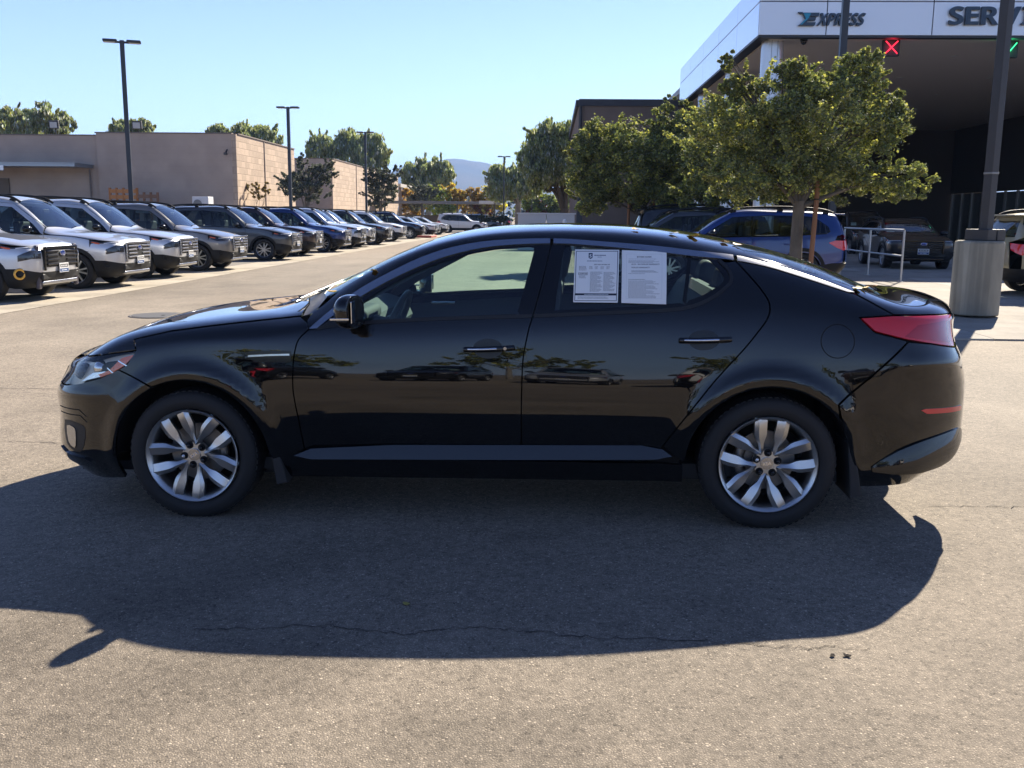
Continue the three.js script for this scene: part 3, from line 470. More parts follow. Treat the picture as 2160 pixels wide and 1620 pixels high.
    // wheel housings
    for (const a of [-.008, 2.795]) { const g = new THREE.CylinderGeometry(.405, .405, .42, 36, 1, true, Math.PI / 2, Math.PI).rotateX(Math.PI / 2); part(sedan, 'wheel_housing', join([g.translate(a, .305, sgn * .67), new THREE.CircleGeometry(.405, 36, -.25, Math.PI + .5).translate(a, .305, sgn * .47)]), DARK); }
    // dark inner panels behind the shut lines
    part(sedan, 'inner_panel', panel(KIA, [[-.60, .66], [-.44, .78], [-.27, .80], [-.29, .87], [-.1, .915], [.3, .962], [.55, .975], [.66, .95], [.66, .30], [.43, .30], ...arc(0, .305, .42, 0, 180, 16), [-.5, .25], [-.6, .3]], { both: side, off: -.028, skirt: 0 }), DARK);
    part(sedan, 'inner_panel', panel(KIA, [[2.15, .30], [2.15, .95], [2.60, 1.12], [2.66, 1.24], [3.14, 1.09], [3.34, 1.0], [3.68, .99], [3.71, .5], [3.6, .3], [3.3, .24], ...arc(2.795, .305, .415, 0, 180, 16)], { both: side, off: -.028, skirt: 0 }), DARK);
    // mirrors
    { const c = KIA.at(.82, 1.03); const g = new THREE.SphereGeometry(1, 30, 20); const p = g.attributes.position; for (let i = 0; i < p.count; i++) { let x = p.getX(i), y = p.getY(i), z = p.getZ(i); if (x > .35) x = .35 + (x - .35) * .12; y = Math.sign(y) * Math.pow(Math.abs(y), .8); z = Math.sign(z) * Math.pow(Math.abs(z), .75); p.setXYZ(i, x * .062 - .018 * z * sgn, y * .080 + .006 * z * sgn, z * .115); } g.computeVertexNormals();
      const cx = side === 'near' ? .842 : .89, cy = 1.045, cz = sgn * 1.0; part(sedan, 'side_mirror', g.translate(cx, cy, cz), BLACK);
      const cap = new THREE.SphereGeometry(1, 24, 14); const q = cap.attributes.position; for (let i = 0; i < q.count; i++) { let x = q.getX(i), y = q.getY(i), z = q.getZ(i); if (x > .3) x = .3 + (x - .3) * .1; q.setXYZ(i, x * .064 - .018 * z * sgn, y * .032 - .034, z * .113); } cap.computeVertexNormals();
      part(sedan, 'mirror_base', join([cap.translate(cx, cy, cz), rbx(.09, .035, .16, .83, .985, sgn * .90, .015)]), GLOSS_BLACK);
      part(sedan, 'mirror_signal', rbx(.085, .01, .004, 0, 0, 0, .002).rotateY(sgn * .1).translate(.815, 1.02, sgn * 1.114), CHROME);
      part(sedan, 'mirror_glass', rbx(.006, .1, .175, cx + .020, 1.047, sgn * .995, .02, 3), M(.75, .77, .8, { roughness: .02, metalness: 1 }));
      part(sedan, 'mirror_sail', panel(KIA, [[.66, .957], [.84, .98], [.836, 1.045], [.80, 1.06], [.745, 1.022]], { both: side, off: .004, skirt: .006 }), TRIM_BLACK); }
  }
  // fuel door outline (near side only)
  { const ring = [], c = arc(3.092, .906, .0785, 0, 360, 40, .0785), d = arc(3.092, .906, .0745, 0, 360, 40, .0745); part(sedan, 'fuel_door', panel(KIA, [...c, ...d.reverse()], { off: .0008, skirt: 0 }), DARK, 'round fuel door outline'); }
  part(sedan, 'windshield', panel(KIA, [{ a: .44, l: 11 }, { a: .63, l: 9.1 }, { a: .72, l: 9.04 }, { a: .9, l: 9.06 }, { a: 1.06, l: 9.1 }, { a: 1.13, l: 9.55 }, { a: 1.155, l: 11 }], { both: 'both', off: -.003, skirt: 0 }), GLASS);
  part(sedan, 'windshield_band', panel(KIA, [{ a: .64, l: 9.1 }, { a: .9, l: 9.06 }, { a: 1.07, l: 9.08 }, { a: 1.14, l: 9.5 }, { a: 1.165, l: 11 }, { a: 1.09, l: 11 }, { a: 1.06, l: 9.8 }, { a: .96, l: 9.35 }, { a: .67, l: 9.25 }], { both: 'both', off: -.009, skirt: 0 }), GLOSS_BLACK);
  part(sedan, 'rear_window', panel(KIA, [{ a: 2.66, l: 11 }, { a: 2.67, l: 9.42 }, { a: 2.71, l: 9.07 }, { a: 2.8, l: 9.05 }, { a: 3.2, l: 9.08 }, { a: 3.36, l: 9.35 }, { a: 3.40, l: 11 }], { both: 'both', off: -.003, skirt: 0 }), P(.70, .84, .80, { transmission: 1, thickness: 0, roughness: .03, ior: 1.5 }));
  part(sedan, 'trunk_lid', panel(KIA, [{ a: 3.405, l: 11 }, { a: 3.365, l: 9.3 }, { a: 3.21, l: 8.95 }, [3.218, 1.109], [3.362, 1.026], [3.55, 1.021], [3.704, 1.012], { s: 15.4, l: 6.5 }, { s: 16, l: 5.1 }, { s: 17, l: 5.1 }, { s: 17, l: 11 }], { both: 'both', skirt: .012 }), BLACK);
  part(sedan, 'inner_panel', panel(KIA, [{ s: 15, l: 4.2 }, { s: 17, l: 4.2 }, { s: 17, l: 5.8 }, { s: 15, l: 5.8 }], { both: 'both', off: -.02, skirt: 0 }), DARK);
  part(sedan, 'front_grille', panel(KIA, [{ s: 0, l: 3.4 }, { s: 1.1, l: 3.5 }, { s: 1.35, l: 5.2 }, { s: 0, l: 5.5 }], { both: 'both', off: .004, skirt: .006 }), TRIM_BLACK);
  part(sedan, 'lower_grille', panel(KIA, [{ s: 0, l: 1.2 }, { s: 1.5, l: 1.4 }, { s: 1.3, l: 2.4 }, { s: 0, l: 2.4 }], { both: 'both', off: .003, skirt: .006 }), TRIM_BLACK);
  // wipers
  for (const [x0, z0, x1, z1] of [[.47, .62, .60, .02], [.44, -.02, .57, -.60]]) { const a = KIA.pos(KIA.uOf(6.1), KIA.vOf(9.6)); part(sedan, 'wiper', join([bar([x0, 1.055, z0], [x1, 1.125, z1 + .1], .008), bar([x0 + .03, 1.075, z0 + .02], [x1 + .02, 1.15, z1 - .05], .006)]), M(.25, .25, .25, { roughness: .25, metalness: .8 })); }
  // floor, firewall, headliner, door trims
  part(sedan, 'floor', join([bx(2.75, .06, 1.5, 1.45, .25, 0), bx(.05, .62, 1.45, .42, .58, 0), bx(.9, .05, 1.4, 3.0, .86, 0), bx(.05, .62, 1.4, 2.62, .58, 0), bx(4.2, .05, 1.30, 1.4, .2, 0)]), CABIN);
  part(sedan, 'engine_cover', bx(.9, .5, 1.1, -.1, .5, 0), DARK); part(sedan, 'trunk_floor', bx(.6, .5, 1.2, 3.4, .55, 0), DARK);
  part(sedan, 'headliner', panel(KIA, [{ a: 1.14, l: 8.9 }, { a: 2.64, l: 8.9 }, { a: 2.62, l: 11 }, { a: 1.18, l: 11 }], { both: 'both', off: -.035, skirt: 0 }), CABIN_LIGHT);
  for (const side of ['near', 'far']) {
    part(sedan, 'door_trim', panel(KIA, [[.60, .93], [.60, .30], [1.66, .30], [1.66, 1.0]], { both: side, off: -.065, skirt: 0 }), CABIN);
    part(sedan, 'door_trim', panel(KIA, [[1.66, 1.0], [1.66, .30], [2.3, .32], [2.75, 1.0], [2.5, 1.06]], { both: side, off: -.065, skirt: 0 }), CABIN);
    part(sedan, 'pillar_trim', panel(KIA, [[1.63, 1.02], [1.80, 1.03], [1.82, 1.36], [1.68, 1.36]], { both: side, off: -.03, skirt: 0 }), CABIN_LIGHT);
    part(sedan, 'pillar_trim', panel(KIA, [[2.60, 1.05], [3.15, 1.05], [3.1, 1.12], [2.72, 1.25], [2.56, 1.27]], { both: side, off: -.03, skirt: 0 }), CABIN_LIGHT);
    part(sedan, 'pillar_trim', panel(KIA, [[.62, .965], [.71, .99], [.85, 1.085], [1.2, 1.262], [1.2, 1.31], [.98, 1.22], [.72, 1.06]], { both: side, off: -.03, skirt: 0 }), CABIN);
    const z = (side === 'near' ? 1 : -1) * .71, p = KIA.at(1.0, .93); part(sedan, 'inner_handle', rbx(.16, .022, .03, 1.02, .93, (side === 'near' ? 1 : -1) * (p[2] - .085), .008), SATIN);
  }
  // dashboard, steering wheel, seats
  const dash = new THREE.ExtrudeGeometry(new THREE.Shape([[.42, .55], [.42, .95], [.52, .985], [.68, .985], [.79, .945], [.82, .87], [.78, .78], [.74, .6]].map(p => new THREE.Vector2(...p))), { depth: 1.36, bevelEnabled: true, bevelSize: .015, bevelThickness: .015, bevelSegments: 2 }).translate(0, 0, -.68);
  part(sedan, 'dashboard', dash, CABIN_LIGHT); part(sedan, 'instrument_hood', rbx(.18, .08, .40, .73, .975, .38, .035, 3), CABIN); part(sedan, 'air_vent', rbx(.012, .06, .14, .825, .90, .0, .01), SATIN);
  { const sw = new THREE.Group(); sw.name = 'steering_wheel'; sw.position.set(.925, .915, .38); sw.rotation.z = -.42; sedan.add(sw); part(sw, 'wheel_rim', new THREE.TorusGeometry(.185, .017, 12, 40).rotateY(Math.PI / 2), M(.03, .031, .033, { roughness: .5 })); part(sw, 'wheel_hub', join([rbx(.05, .13, .13, -.01, -.01, 0, .03, 3), bx(.015, .03, .34), bar([0, 0, 0], [-.25, -.05, 0], .03), bar([0, 0, .0], [0, -.17, 0], .015)]), CABIN_LIGHT); }
  const seat = (x, z, w, front) => {
    const back = new THREE.ExtrudeGeometry(new THREE.Shape(curve([[-.09, 0], [-.07, .30], [-.02, .60], [.04, .64], [.09, .58], [.08, .3], [.07, 0]], 3, true).map(p => new THREE.Vector2(...p))), { depth: w, bevelEnabled: true, bevelSize: .02, bevelThickness: .03, bevelSegments: 3 }).translate(0, 0, -w / 2).rotateZ(-.30);
    const cush = rbx(.52, .16, w + .04, -.22, 0, 0, .06, 3);
    const o = new THREE.Group(); o.name = 'seat'; o.position.set(x, .50, z); sedan.add(o); part(o, 'cushion', cush, SEAT); part(o, 'backrest', back, SEAT);
    return o;
  };
  for (const z of [.37, -.37]) { const o = seat(1.52, z, .44, true); const hr = rbx(.10, .17, .25, 0, 0, 0, .05, 3).rotateZ(-.2).translate(.275, .74, 0); part(o, 'headrest', hr, SEAT); for (const s of [.06, -.06]) part(o, 'headrest_post', bar([.20, .52, s], [.26, .70, s], .006), CHROME); }
  { const o = seat(2.36, 0, 1.25, false); for (const z of [.36, -.36]) part(o, 'headrest', rbx(.10, .13, .24, 0, 0, 0, .045, 3).rotateZ(-.2).translate(.28, .66, z), SEAT); }
  part(sedan, 'rear_shelf', rbx(.55, .03, 1.3, 2.92, 1.0, 0, .01), CABIN_LIGHT);
  part(sedan, 'interior_mirror', rbx(.03, .06, .24, 1.02, 1.27, .02, .02), GLOSS_BLACK);
  part(sedan, 'centre_console', rbx(.75, .3, .2, 1.35, .5, 0, .04), CABIN);
  for (const s of [1, -1]) { kiaWheel(sedan, 0, s, (s > 0 ? 43 : 12) * R); kiaWheel(sedan, 2.795, s, (s > 0 ? 14 : 50) * R); }
})();
// ---------- pavements
const CONC_TEX = (() => { const W = 1024; const map = dataTex(W, W, (i, j) => { const a = fbm(i / W * 5, j / W * 5, 51, 5, 5), b = fbm(i / W * 60, j / W * 60, 55, 3, 60), st = smooth(.55, .75, fbm(i / W * 3, j / W * 3, 59, 4, 3)); const v = .36 + .14 * (a - .5) + .08 * (b - .5) - .06 * st; return lin2s([v, v * .93, v * .82]); }, { srgb: true }); const bump = dataTex(512, 512, (i, j) => { const v = fbm(i / 512 * 90, j / 512 * 90, 61, 3, 90); return [v, v, v]; }); return { map, bump }; })();
const CONC = (o = {}) => M(1, 1, 1, { map: CONC_TEX.map, bumpMap: CONC_TEX.bump, bumpScale: .002, roughness: .9, ...o });
function planarUV(g, k = 2, ax = 0, az = 2) { const p = g.attributes.position, u = g.attributes.uv; for (let i = 0; i < p.count; i++) u.setXY(i, p.array[i * 3 + ax] / k, p.array[i * 3 + az] / k); return g; }
function boxUV(g, k = 2) { const p = g.attributes.position, n = g.attributes.normal, u = g.attributes.uv; for (let i = 0; i < p.count; i++) { const ax = Math.abs(n.getX(i)), ay = Math.abs(n.getY(i)), az = Math.abs(n.getZ(i)); if (ay >= ax && ay >= az) u.setXY(i, p.getX(i) / k, p.getZ(i) / k); else if (ax > az) u.setXY(i, p.getZ(i) / k, p.getY(i) / k); else u.setXY(i, p.getX(i) / k, p.getY(i) / k); } return g; }
// a mesh in the lot's axes: x = p, z = -q
function siteMesh(o) { o.rotation.y = -TH; return o; }
{ // concrete strip under the noses of the parked row
  const g = planarUV(new THREE.PlaneGeometry(1.15, 150, 1, 30).rotateX(-Math.PI / 2).translate(-8.6, .006, -75 - 2), 2.3); siteMesh(struct('parking_strip', g, CONC({ color: col(1.15, 1.08, .95) }), 'pale concrete strip along the parked row', 'pavement'));
  const g2 = planarUV(new THREE.PlaneGeometry(6.5, 150, 1, 30).rotateX(-Math.PI / 2).translate(-12.45, .004, -75 - 2), 2.3); siteMesh(struct('parking_bay', g2, CONC({ color: col(.62, .6, .57) }), 'darker parking bays under the row', 'pavement'));
}
{ // service apron: slabs that rise gently towards the building
  const base = thing('apron', 'pale concrete apron of separate slabs in front of the service building', 'pavement'); base.userData.kind = 'structure'; base.rotation.y = -TH;
  const yAt = q => .02 + .10 * smooth(11, 23, q), qs = [12.1, 13.95, 17, 20.2, 23.4, 26.6, 29.8, 33, 37, 41, 46, 52, 58, 66], ps = [3.4, 5.62, 8.6, 11.7, 14.8, 17.9, 21, 24.1, 27.2, 31, 36, 42];
  const r = rng(7), mats = [0, 1, 2, 3].map(k => CONC({ color: col(1 - .07 * k, .985 - .075 * k, .96 - .08 * k) }));
  for (let i = 0; i < ps.length - 1; i++) for (let j = 0; j < qs.length - 1; j++) {
    const a = ps[i] + .006, b = ps[i + 1] - .006, c = qs[j] + .006, d = qs[j + 1] - .006, y0 = yAt(c), y1 = yAt(d), g = new THREE.BoxGeometry(b - a, .1, d - c, 1, 1, 2).translate((a + b) / 2, -.05, -(c + d) / 2), p = g.attributes.position;
    for (let k = 0; k < p.count; k++) { const q = -p.getZ(k); p.setY(k, p.getY(k) + y0 + (y1 - y0) * (q - c) / (d - c)); } g.computeVertexNormals(); boxUV(g, 2.3); const ou = r() * 3, u = g.attributes.uv; for (let k = 0; k < u.count; k++) u.setX(k, u.getX(k) + ou);
    part(base, 'slab', g, mats[Math.floor(r() * 4)]);
  }
  part(base, 'joint_bed', bx(39, .06, 54, 22.6, -.055, -39.2), M(.05, .047, .042, { roughness: .95 }));
}
{ // cracks and patches in the asphalt near the sedan: thin ribbons
  const crack = (label, pts, w, seed) => { const r = rng(seed), c = []; for (let i = 0; i < pts.length - 1; i++) for (let k = 0; k < 14; k++) { const t = k / 14; c.push([pts[i][0] + (pts[i + 1][0] - pts[i][0]) * t + (r() - .5) * .015, pts[i][1] + (pts[i + 1][1] - pts[i][1]) * t + (r() - .5) * .035]); } c.push(pts[pts.length - 1]); const pos = [], idx = []; c.forEach(([x, z], i) => { const ww = w * (.35 + .9 * r()); pos.push(x, swell(x, z) + .003, z - ww / 2, x, swell(x, z) + .003, z + ww / 2); if (i) { const a = i * 2 - 2; idx.push(a, a + 1, a + 2, a + 2, a + 1, a + 3); } }); const g = new THREE.BufferGeometry(); g.setAttribute('position', new THREE.Float32BufferAttribute(pos, 3)); g.setIndex(idx); g.computeVertexNormals(); g.setAttribute('uv', new THREE.Float32BufferAttribute(new Float32Array(pos.length / 3 * 2), 2)); struct('pavement_crack', g, M(.012, .011, .01, { roughness: 1 }), label, 'crack'); };
  crack('long thin crack across the sedan shadow', [[-1.15, -3.22], [-.7, -3.27], [-.38, -3.2], [-.1, -3.26], [.25, -3.17], [.62, -3.14], [.95, -3.09], [1.25, -3.08]], .0045, 3);
  crack('thin crack running off to the right of the rear wheel', [[2.15, -4.72], [2.6, -4.7], [3.2, -4.78], [4.1, -4.74]], .006, 5);
  crack('crack across the lot left of the sedan nose', [[-6.5, -8.0], [-5.4, -8.15], [-4.3, -8.0], [-3.4, -8.05]], .008, 9);
  crack('faint crack ahead of the front bumper', [[-4.2, -6.1], [-3.4, -6.15], [-2.8, -6.1]], .007, 11);
}
{ const t = thing('manhole_cover', 'round grey manhole cover in the lot beyond the sedan bonnet', 'manhole', [-5.2, .004, -13.85]); part(t, 'cover', cyl(.36, .36, .012, 40, 0, .004, 0), M(.09, .088, .085, { roughness: .7 })); part(t, 'frame_ring', new THREE.TorusGeometry(.385, .022, 6, 40).rotateX(Math.PI / 2).scale(1, .4, 1), M(.14, .13, .12, { roughness: .8 })); part(t, 'lift_hole', cyl(.03, .03, .004, 12, .1, .0115, .05), DARK); }
// ---------- beige block buildings on the left
const blockTex = (W, H, cols, rows, mortar) => { const f = (i, j) => { const y = j / H * rows, row = Math.floor(y), x = i / W * cols + (row % 2) * .5, cx = ((Math.floor(x) % cols) + cols) % cols, fx = x - Math.floor(x), fy = y - row; return [hash2(cx, row, 71), Math.min(Math.min(fx, 1 - fx) * (W / cols), Math.min(fy, 1 - fy) * (H / rows))]; };
  return { map: dataTex(W, H, (i, j) => { const [h, d] = f(i, j), n = fbm(i / W * 40, j / H * 40, 73, 3, 40), v = (d < mortar ? .35 : .46 + .12 * (h - .5)) + .06 * (n - .5); return lin2s([v * 1.08, v * .82, v * .60]); }, { srgb: true }), bump: dataTex(W, H, (i, j) => { const [h, d] = f(i, j), v = d < mortar ? .2 : .6 + .4 * h; return [v, v, v]; }) }; };
const BLK = blockTex(1024, 1024, 8, 16, 3), BLOCK = () => M(1, 1, 1, { map: BLK.map, bumpMap: BLK.bump, bumpScale: .02, roughness: .92 });
const SMOOTH_BLOCK = (() => { const t = dataTex(512, 512, (i, j) => { const n = fbm(i / 512 * 6, j / 512 * 6, 81, 5, 6), row = j / 512 * 16 % 1, v = .36 + .13 * (n - .5) - (row < .07 ? .014 : 0); return lin2s([v * 1.22, v * .95, v * .76]); }, { srgb: true }); return M(1, 1, 1, { map: t, roughness: .95 }); })();
const COPING = M(.20, .16, .135, { roughness: .8 });
function blockBuilding(name, label, p1, q0, q1, H, frontWidth, opts = {}) {
  const t = thing(name, label, 'building'); t.rotation.y = -TH;
  const w = frontWidth;
  part(t, 'front_wall', boxUV(new THREE.BoxGeometry(w, H, .3).translate(p1 - w / 2 - .3, H / 2, -q0 - .15), 6.4), SMOOTH_BLOCK);
  part(t, 'side_wall', boxUV(new THREE.BoxGeometry(.3, H, q1 - q0).translate(p1 - .15, H / 2, -(q0 + q1) / 2), 6.4), BLOCK());
  part(t, 'roof', bx(w, .2, q1 - q0 - .4, p1 - w / 2 - .3, H - .6, -(q0 + q1) / 2), M(.4, .38, .35));
  part(t, 'coping', bx(w + .1, .07, .42, p1 - w / 2 - .30, H + .035, -q0 - .15), COPING); part(t, 'coping', bx(.42, .07, q1 - q0 - .3, p1 - .15, H + .036, -(q0 + q1) / 2 - .21), COPING);
  for (const q of opts.joints || []) part(t, 'control_joint', bx(.05, H - .05, .12, p1 + .02, H / 2, -q), M(.16, .12, .10, { roughness: .8 }));
  return t;
}
const wallA = blockBuilding('block_building', 'long beige block building with a shaded front and sunlit block side on the left', -19.75, 60.3, 74.0, 6.42, 8.6, { joints: [66.2] });
part(wallA, 'front_wall', boxUV(new THREE.BoxGeometry(52, 6.28, .3).translate(-28.65 - 26, 3.14, -60.75), 6.4), SMOOTH_BLOCK, 'lower set back front wall');
part(wallA, 'coping', bx(52, .07, .42, -28.65 - 26, 6.315, -60.75), COPING); part(wallA, 'roof', bx(52, .2, 13, -54.6, 5.7, -67.5), M(.4, .38, .35));
part(wallA, 'awning', join([bx(9, .18, 2.4, -33.6, 4.35, -59.4), bx(9.1, .05, 2.5, -33.6, 4.46, -59.4)]), M(.30, .33, .36, { roughness: .35, metalness: .6 })); part(wallA, 'awning_edge', bx(5, .3, .08, -36.0, 4.15, -58.15), M(.6, .6, .62, { roughness: .3, metalness: .7 })); part(wallA, 'door', bx(3.2, 3.6, .1, -36.2, 1.8, -60.55), M(.14, .10, .07, { roughness: .6 }), 'brown door under the awning'); part(wallA, 'downspout', bar([-29.3, .0, -60.5], [-29.3, 4.2, -60.5], .05), COPING);
const wallB = blockBuilding('block_building', 'farther beige block building with a sunlit side wall between two shrubby trees', -19.85, 87.3, 125, 6.5, 5.2, { joints: [98, 110] });
{ const t = thing('pergola', 'row of tan posts under a flat beam at the end of the block building', 'pergola'); t.rotation.y = -TH; for (let k = 0; k < 5; k++) part(t, 'post', bx(.4, 5.2, .4, -19.9, 2.6, -127 - k * 3.4), M(.36, .26, .18)); part(t, 'beam', bx(.6, .45, 16.6, -19.9, 5.42, -133.8), M(.5, .46, .40)); for (const y of [1.8, 3.4]) part(t, 'rail', bx(.1, .12, 15, -19.9, y, -133.8), M(.30, .22, .16)); }
{ const mk = (p, lab) => { const s = site(p, 60.5, 6.42), t = thing('flood_light', lab, 'floodlight', s, -TH); part(t, 'bracket', bar([0, 0, 0], [0, .32, 0], .04), TRIM_BLACK); part(t, 'lamp_head', rbx(.62, .5, .16, 0, .52, .1, .03).rotateX(.1), M(.07, .065, .06)); part(t, 'lens', rbx(.46, .36, .03, 0, .50, .195, .02).rotateX(.1), M(.5, .5, .48, { roughness: .2 })); return t; }; mk(-31.3, 'square floodlight on the low roof edge at the far left'); mk(-26.0, 'square floodlight on the parapet behind the tall lamp post'); }
{ const s = site(-20.3, 60.2, 5.35), t = thing('security_camera', 'small camera on the beige wall near its corner', 'camera', s, -TH); part(t, 'mount', bar([0, .1, 0], [0, -.1, .25], .05), TRIM_BLACK); part(t, 'camera_body', rbx(.16, .16, .4, 0, -.16, .3, .05), M(.08, .075, .07)); }
{ const s = site(-25.6, 58, -.25), t = thing('storage_rack', 'orange wooden rack standing before the beige wall behind the parked row', 'rack', s, -TH), OR = M(.46, .17, .045, { roughness: .7 }); for (let k = 0; k < 8; k++) part(t, 'upright', bx(.12, 3.25 - (k > 4 ? .25 : 0), .12, k * .42 - 1.3, (3.25 - (k > 4 ? .25 : 0)) / 2, 0), k > 4 ? M(.28, .13, .06) : OR); for (let k = 0; k < 7; k++) for (const y of k > 3 ? [2.35, 2.75] : [2.7, 3.05]) part(t, 'board', bx(.32, .22, .05, k * .42 - 1.09, y, .05), k > 3 ? M(.26, .13, .07) : M(.55, .22, .06)); }
{ const s = site(-21.9, 56, -.55), t = thing('utility_trailer', 'low grey trailer with a white box before the beige wall', 'trailer', s, -TH); part(t, 'trailer_bed', rbx(5.2, .5, 1.6, 0, 2.3, 0, .04), M(.16, .16, .17)); part(t, 'white_box', rbx(.95, .6, .9, 1.6, 2.72, .4, .04), M(.62, .62, .63)); part(t, 'fan', cyl(.25, .25, .04, 20).rotateX(Math.PI / 2).translate(1.45, 2.6, .87), M(.2, .2, .2)); for (const x of [-2, 2]) part(t, 'leg', bx(.15, 2.1, .15, x, 1.05, 0), M(.1, .1, .1)); }
// ---------- service building on the right
const FASCIA = P(.76, .77, .79, { metalness: .35, roughness: .34, clearcoat: .4, clearcoatRoughness: .2 }), FASCIA_SIDE = P(.66, .68, .72, { metalness: .6, roughness: .22, clearcoat: .5, clearcoatRoughness: .1 });
const FQ = 33.3, FP = 6.79, FB = 7.5, F1 = 8.57, F2 = 9.35;
const service = thing('service_building', 'service building with a pale panelled fascia, round columns and a deep dark drive-through', 'building'); service.rotation.y = -TH;
{
  const px = [FP, 9.0, 12.45, 15.9, 19.4, 22.9, 26.4, 29.9, 33.4, 36.9];
  for (let i = 0; i < px.length - 1; i++) for (const [y0, y1] of [[FB, F1], [F1, F2]]) part(service, 'fascia_panel', rbx(px[i + 1] - px[i] - .03, y1 - y0 - .025, .08, (px[i] + px[i + 1]) / 2, (y0 + y1) / 2, -FQ - .04, .012), FASCIA);
  const sq = [FQ + .09, 37.2, 41.2, 45.2, 49.2, 53]; for (let i = 0; i < sq.length - 1; i++) for (const [y0, y1] of [[FB, F1], [F1, F2]]) part(service, 'side_panel', rbx(.08, y1 - y0 - .02, sq[i + 1] - sq[i] - .02, FP + .04, (y0 + y1) / 2, -(sq[i] + sq[i + 1]) / 2, .012), FASCIA_SIDE);
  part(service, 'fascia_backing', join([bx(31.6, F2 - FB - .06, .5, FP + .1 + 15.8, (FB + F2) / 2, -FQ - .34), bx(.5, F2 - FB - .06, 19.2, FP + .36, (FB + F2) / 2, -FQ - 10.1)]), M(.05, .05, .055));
  part(service, 'canopy_edge', join([bx(31.8, .07, .3, FP + 15.9, FB - .03, -FQ - .15), bx(.3, .07, 19.4, FP + .15, FB - .03, -FQ - 10)]), M(.03, .032, .036, { roughness: .5 }));
  part(service, 'roof', bx(36, .3, 33.0, FP + .7 + 18, F2 - .4, -FQ - .7 - 16.5), M(.35, .35, .35));
  part(service, 'ceiling', bx(36, .12, 32.6, FP + .5 + 18, FB + .03, -FQ - .45 - 16.3), M(.72, .63, .55, { roughness: .85 }));
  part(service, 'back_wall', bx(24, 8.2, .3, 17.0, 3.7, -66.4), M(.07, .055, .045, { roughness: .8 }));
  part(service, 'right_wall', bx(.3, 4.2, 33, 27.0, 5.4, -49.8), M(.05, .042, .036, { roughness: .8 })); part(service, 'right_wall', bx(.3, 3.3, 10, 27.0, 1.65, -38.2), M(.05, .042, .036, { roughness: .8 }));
  for (let k = 0; k < 16; k++) part(service, 'mullion', bx(.14, 3.2, .10, 26.95, 1.7, -43.3 - k * 1.52), M(.26, .25, .24, { roughness: .4, metalness: .5 }));
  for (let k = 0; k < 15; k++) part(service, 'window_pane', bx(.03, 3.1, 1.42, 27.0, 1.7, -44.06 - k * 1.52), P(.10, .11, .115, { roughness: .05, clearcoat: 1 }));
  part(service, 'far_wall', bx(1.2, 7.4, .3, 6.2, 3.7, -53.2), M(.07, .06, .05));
  for (const q of [34.35, 41.2, 48.6]) { const c = new THREE.CylinderGeometry(.375, .375, FB - .1, 36).translate(7.5, FB / 2 + .05, -q); part(service, 'column', c, P(.62, .64, .67, { metalness: .55, roughness: .3 })); for (const s of [1, -1]) part(service, 'column_seam', bx(.012, FB - .1, .012, 7.5 + .1 * s, FB / 2 + .05, -q + .362), M(.2, .2, .2)); }
  for (let i = 0; i < 5; i++) for (let j = 0; j < 4; j++) part(service, 'downlight', cyl(.11, .11, .02, 16, 11 + i * 3.7, FB - .035, -37 - j * 5.5), M(.65, .62, .56, { roughness: .3 }));
  // raised letters on the fascia
  const LET = M(.045, .07, .10, { roughness: .45, metalness: .3 }), TEAL = M(.02, .28, .42, { roughness: .4 });
  const CAP = text('E', 1, .1).boundingBox.max.y, word = (s, x0, x1, yb, h, slant, mat) => { let x = 0; const gs = [...s].map(ch => { const g = text(ch, 1, .12); const b = g.boundingBox, w = b.max.x - b.min.x; g.translate(x - b.min.x, 0, 0); x += w + .09; return g; }); const k = (x1 - x0) / (x - .09), hh = h / CAP; for (const g of gs) { const p = g.attributes.position; for (let i = 0; i < p.count; i++) p.setXYZ(i, x0 + p.getX(i) * k + slant * p.getY(i) * hh, yb + p.getY(i) * hh, -FQ + .02 + p.getZ(i)); g.computeVertexNormals(); part(service, 'letter', g, mat); } };
  word('SERVICE', 12.93, 16.75, 7.83, .56, 0, LET); word('XPRESS', 8.66, 10.14, 7.80, .38, .25, LET);
  // the slanted E with a pale blue swoosh before XPRESS
  const eshape = pts => new THREE.ExtrudeGeometry(new THREE.Shape(pts.map(p => new THREE.Vector2(p[0] - .94, p[1] + .02))), { depth: .12, bevelEnabled: false }).translate(0, 0, -FQ + .02);
  const E = [[9.10, 8.17], [9.66, 8.17], [9.63, 8.06], [9.33, 8.06], [9.36, 8.03], [9.56, 8.03], [9.53, 7.93], [9.30, 7.93], [9.27, 7.87], [9.55, 7.87], [9.52, 7.77], [9.0, 7.77], [9.22, 7.97]]; part(service, 'letter', eshape(E), LET);
  part(service, 'letter_swoosh', eshape([[9.14, 8.15], [9.38, 8.15], [9.30, 7.99], [9.10, 7.79], [9.04, 7.79], [9.22, 7.98]]).translate(0, 0, .02), TEAL);
  for (const [x, y] of [[9.0, 8.18]]) part(service, 'letter_swoosh', eshape([[8.96, 8.19], [9.12, 8.19], [9.08, 8.13]]), LET);
}
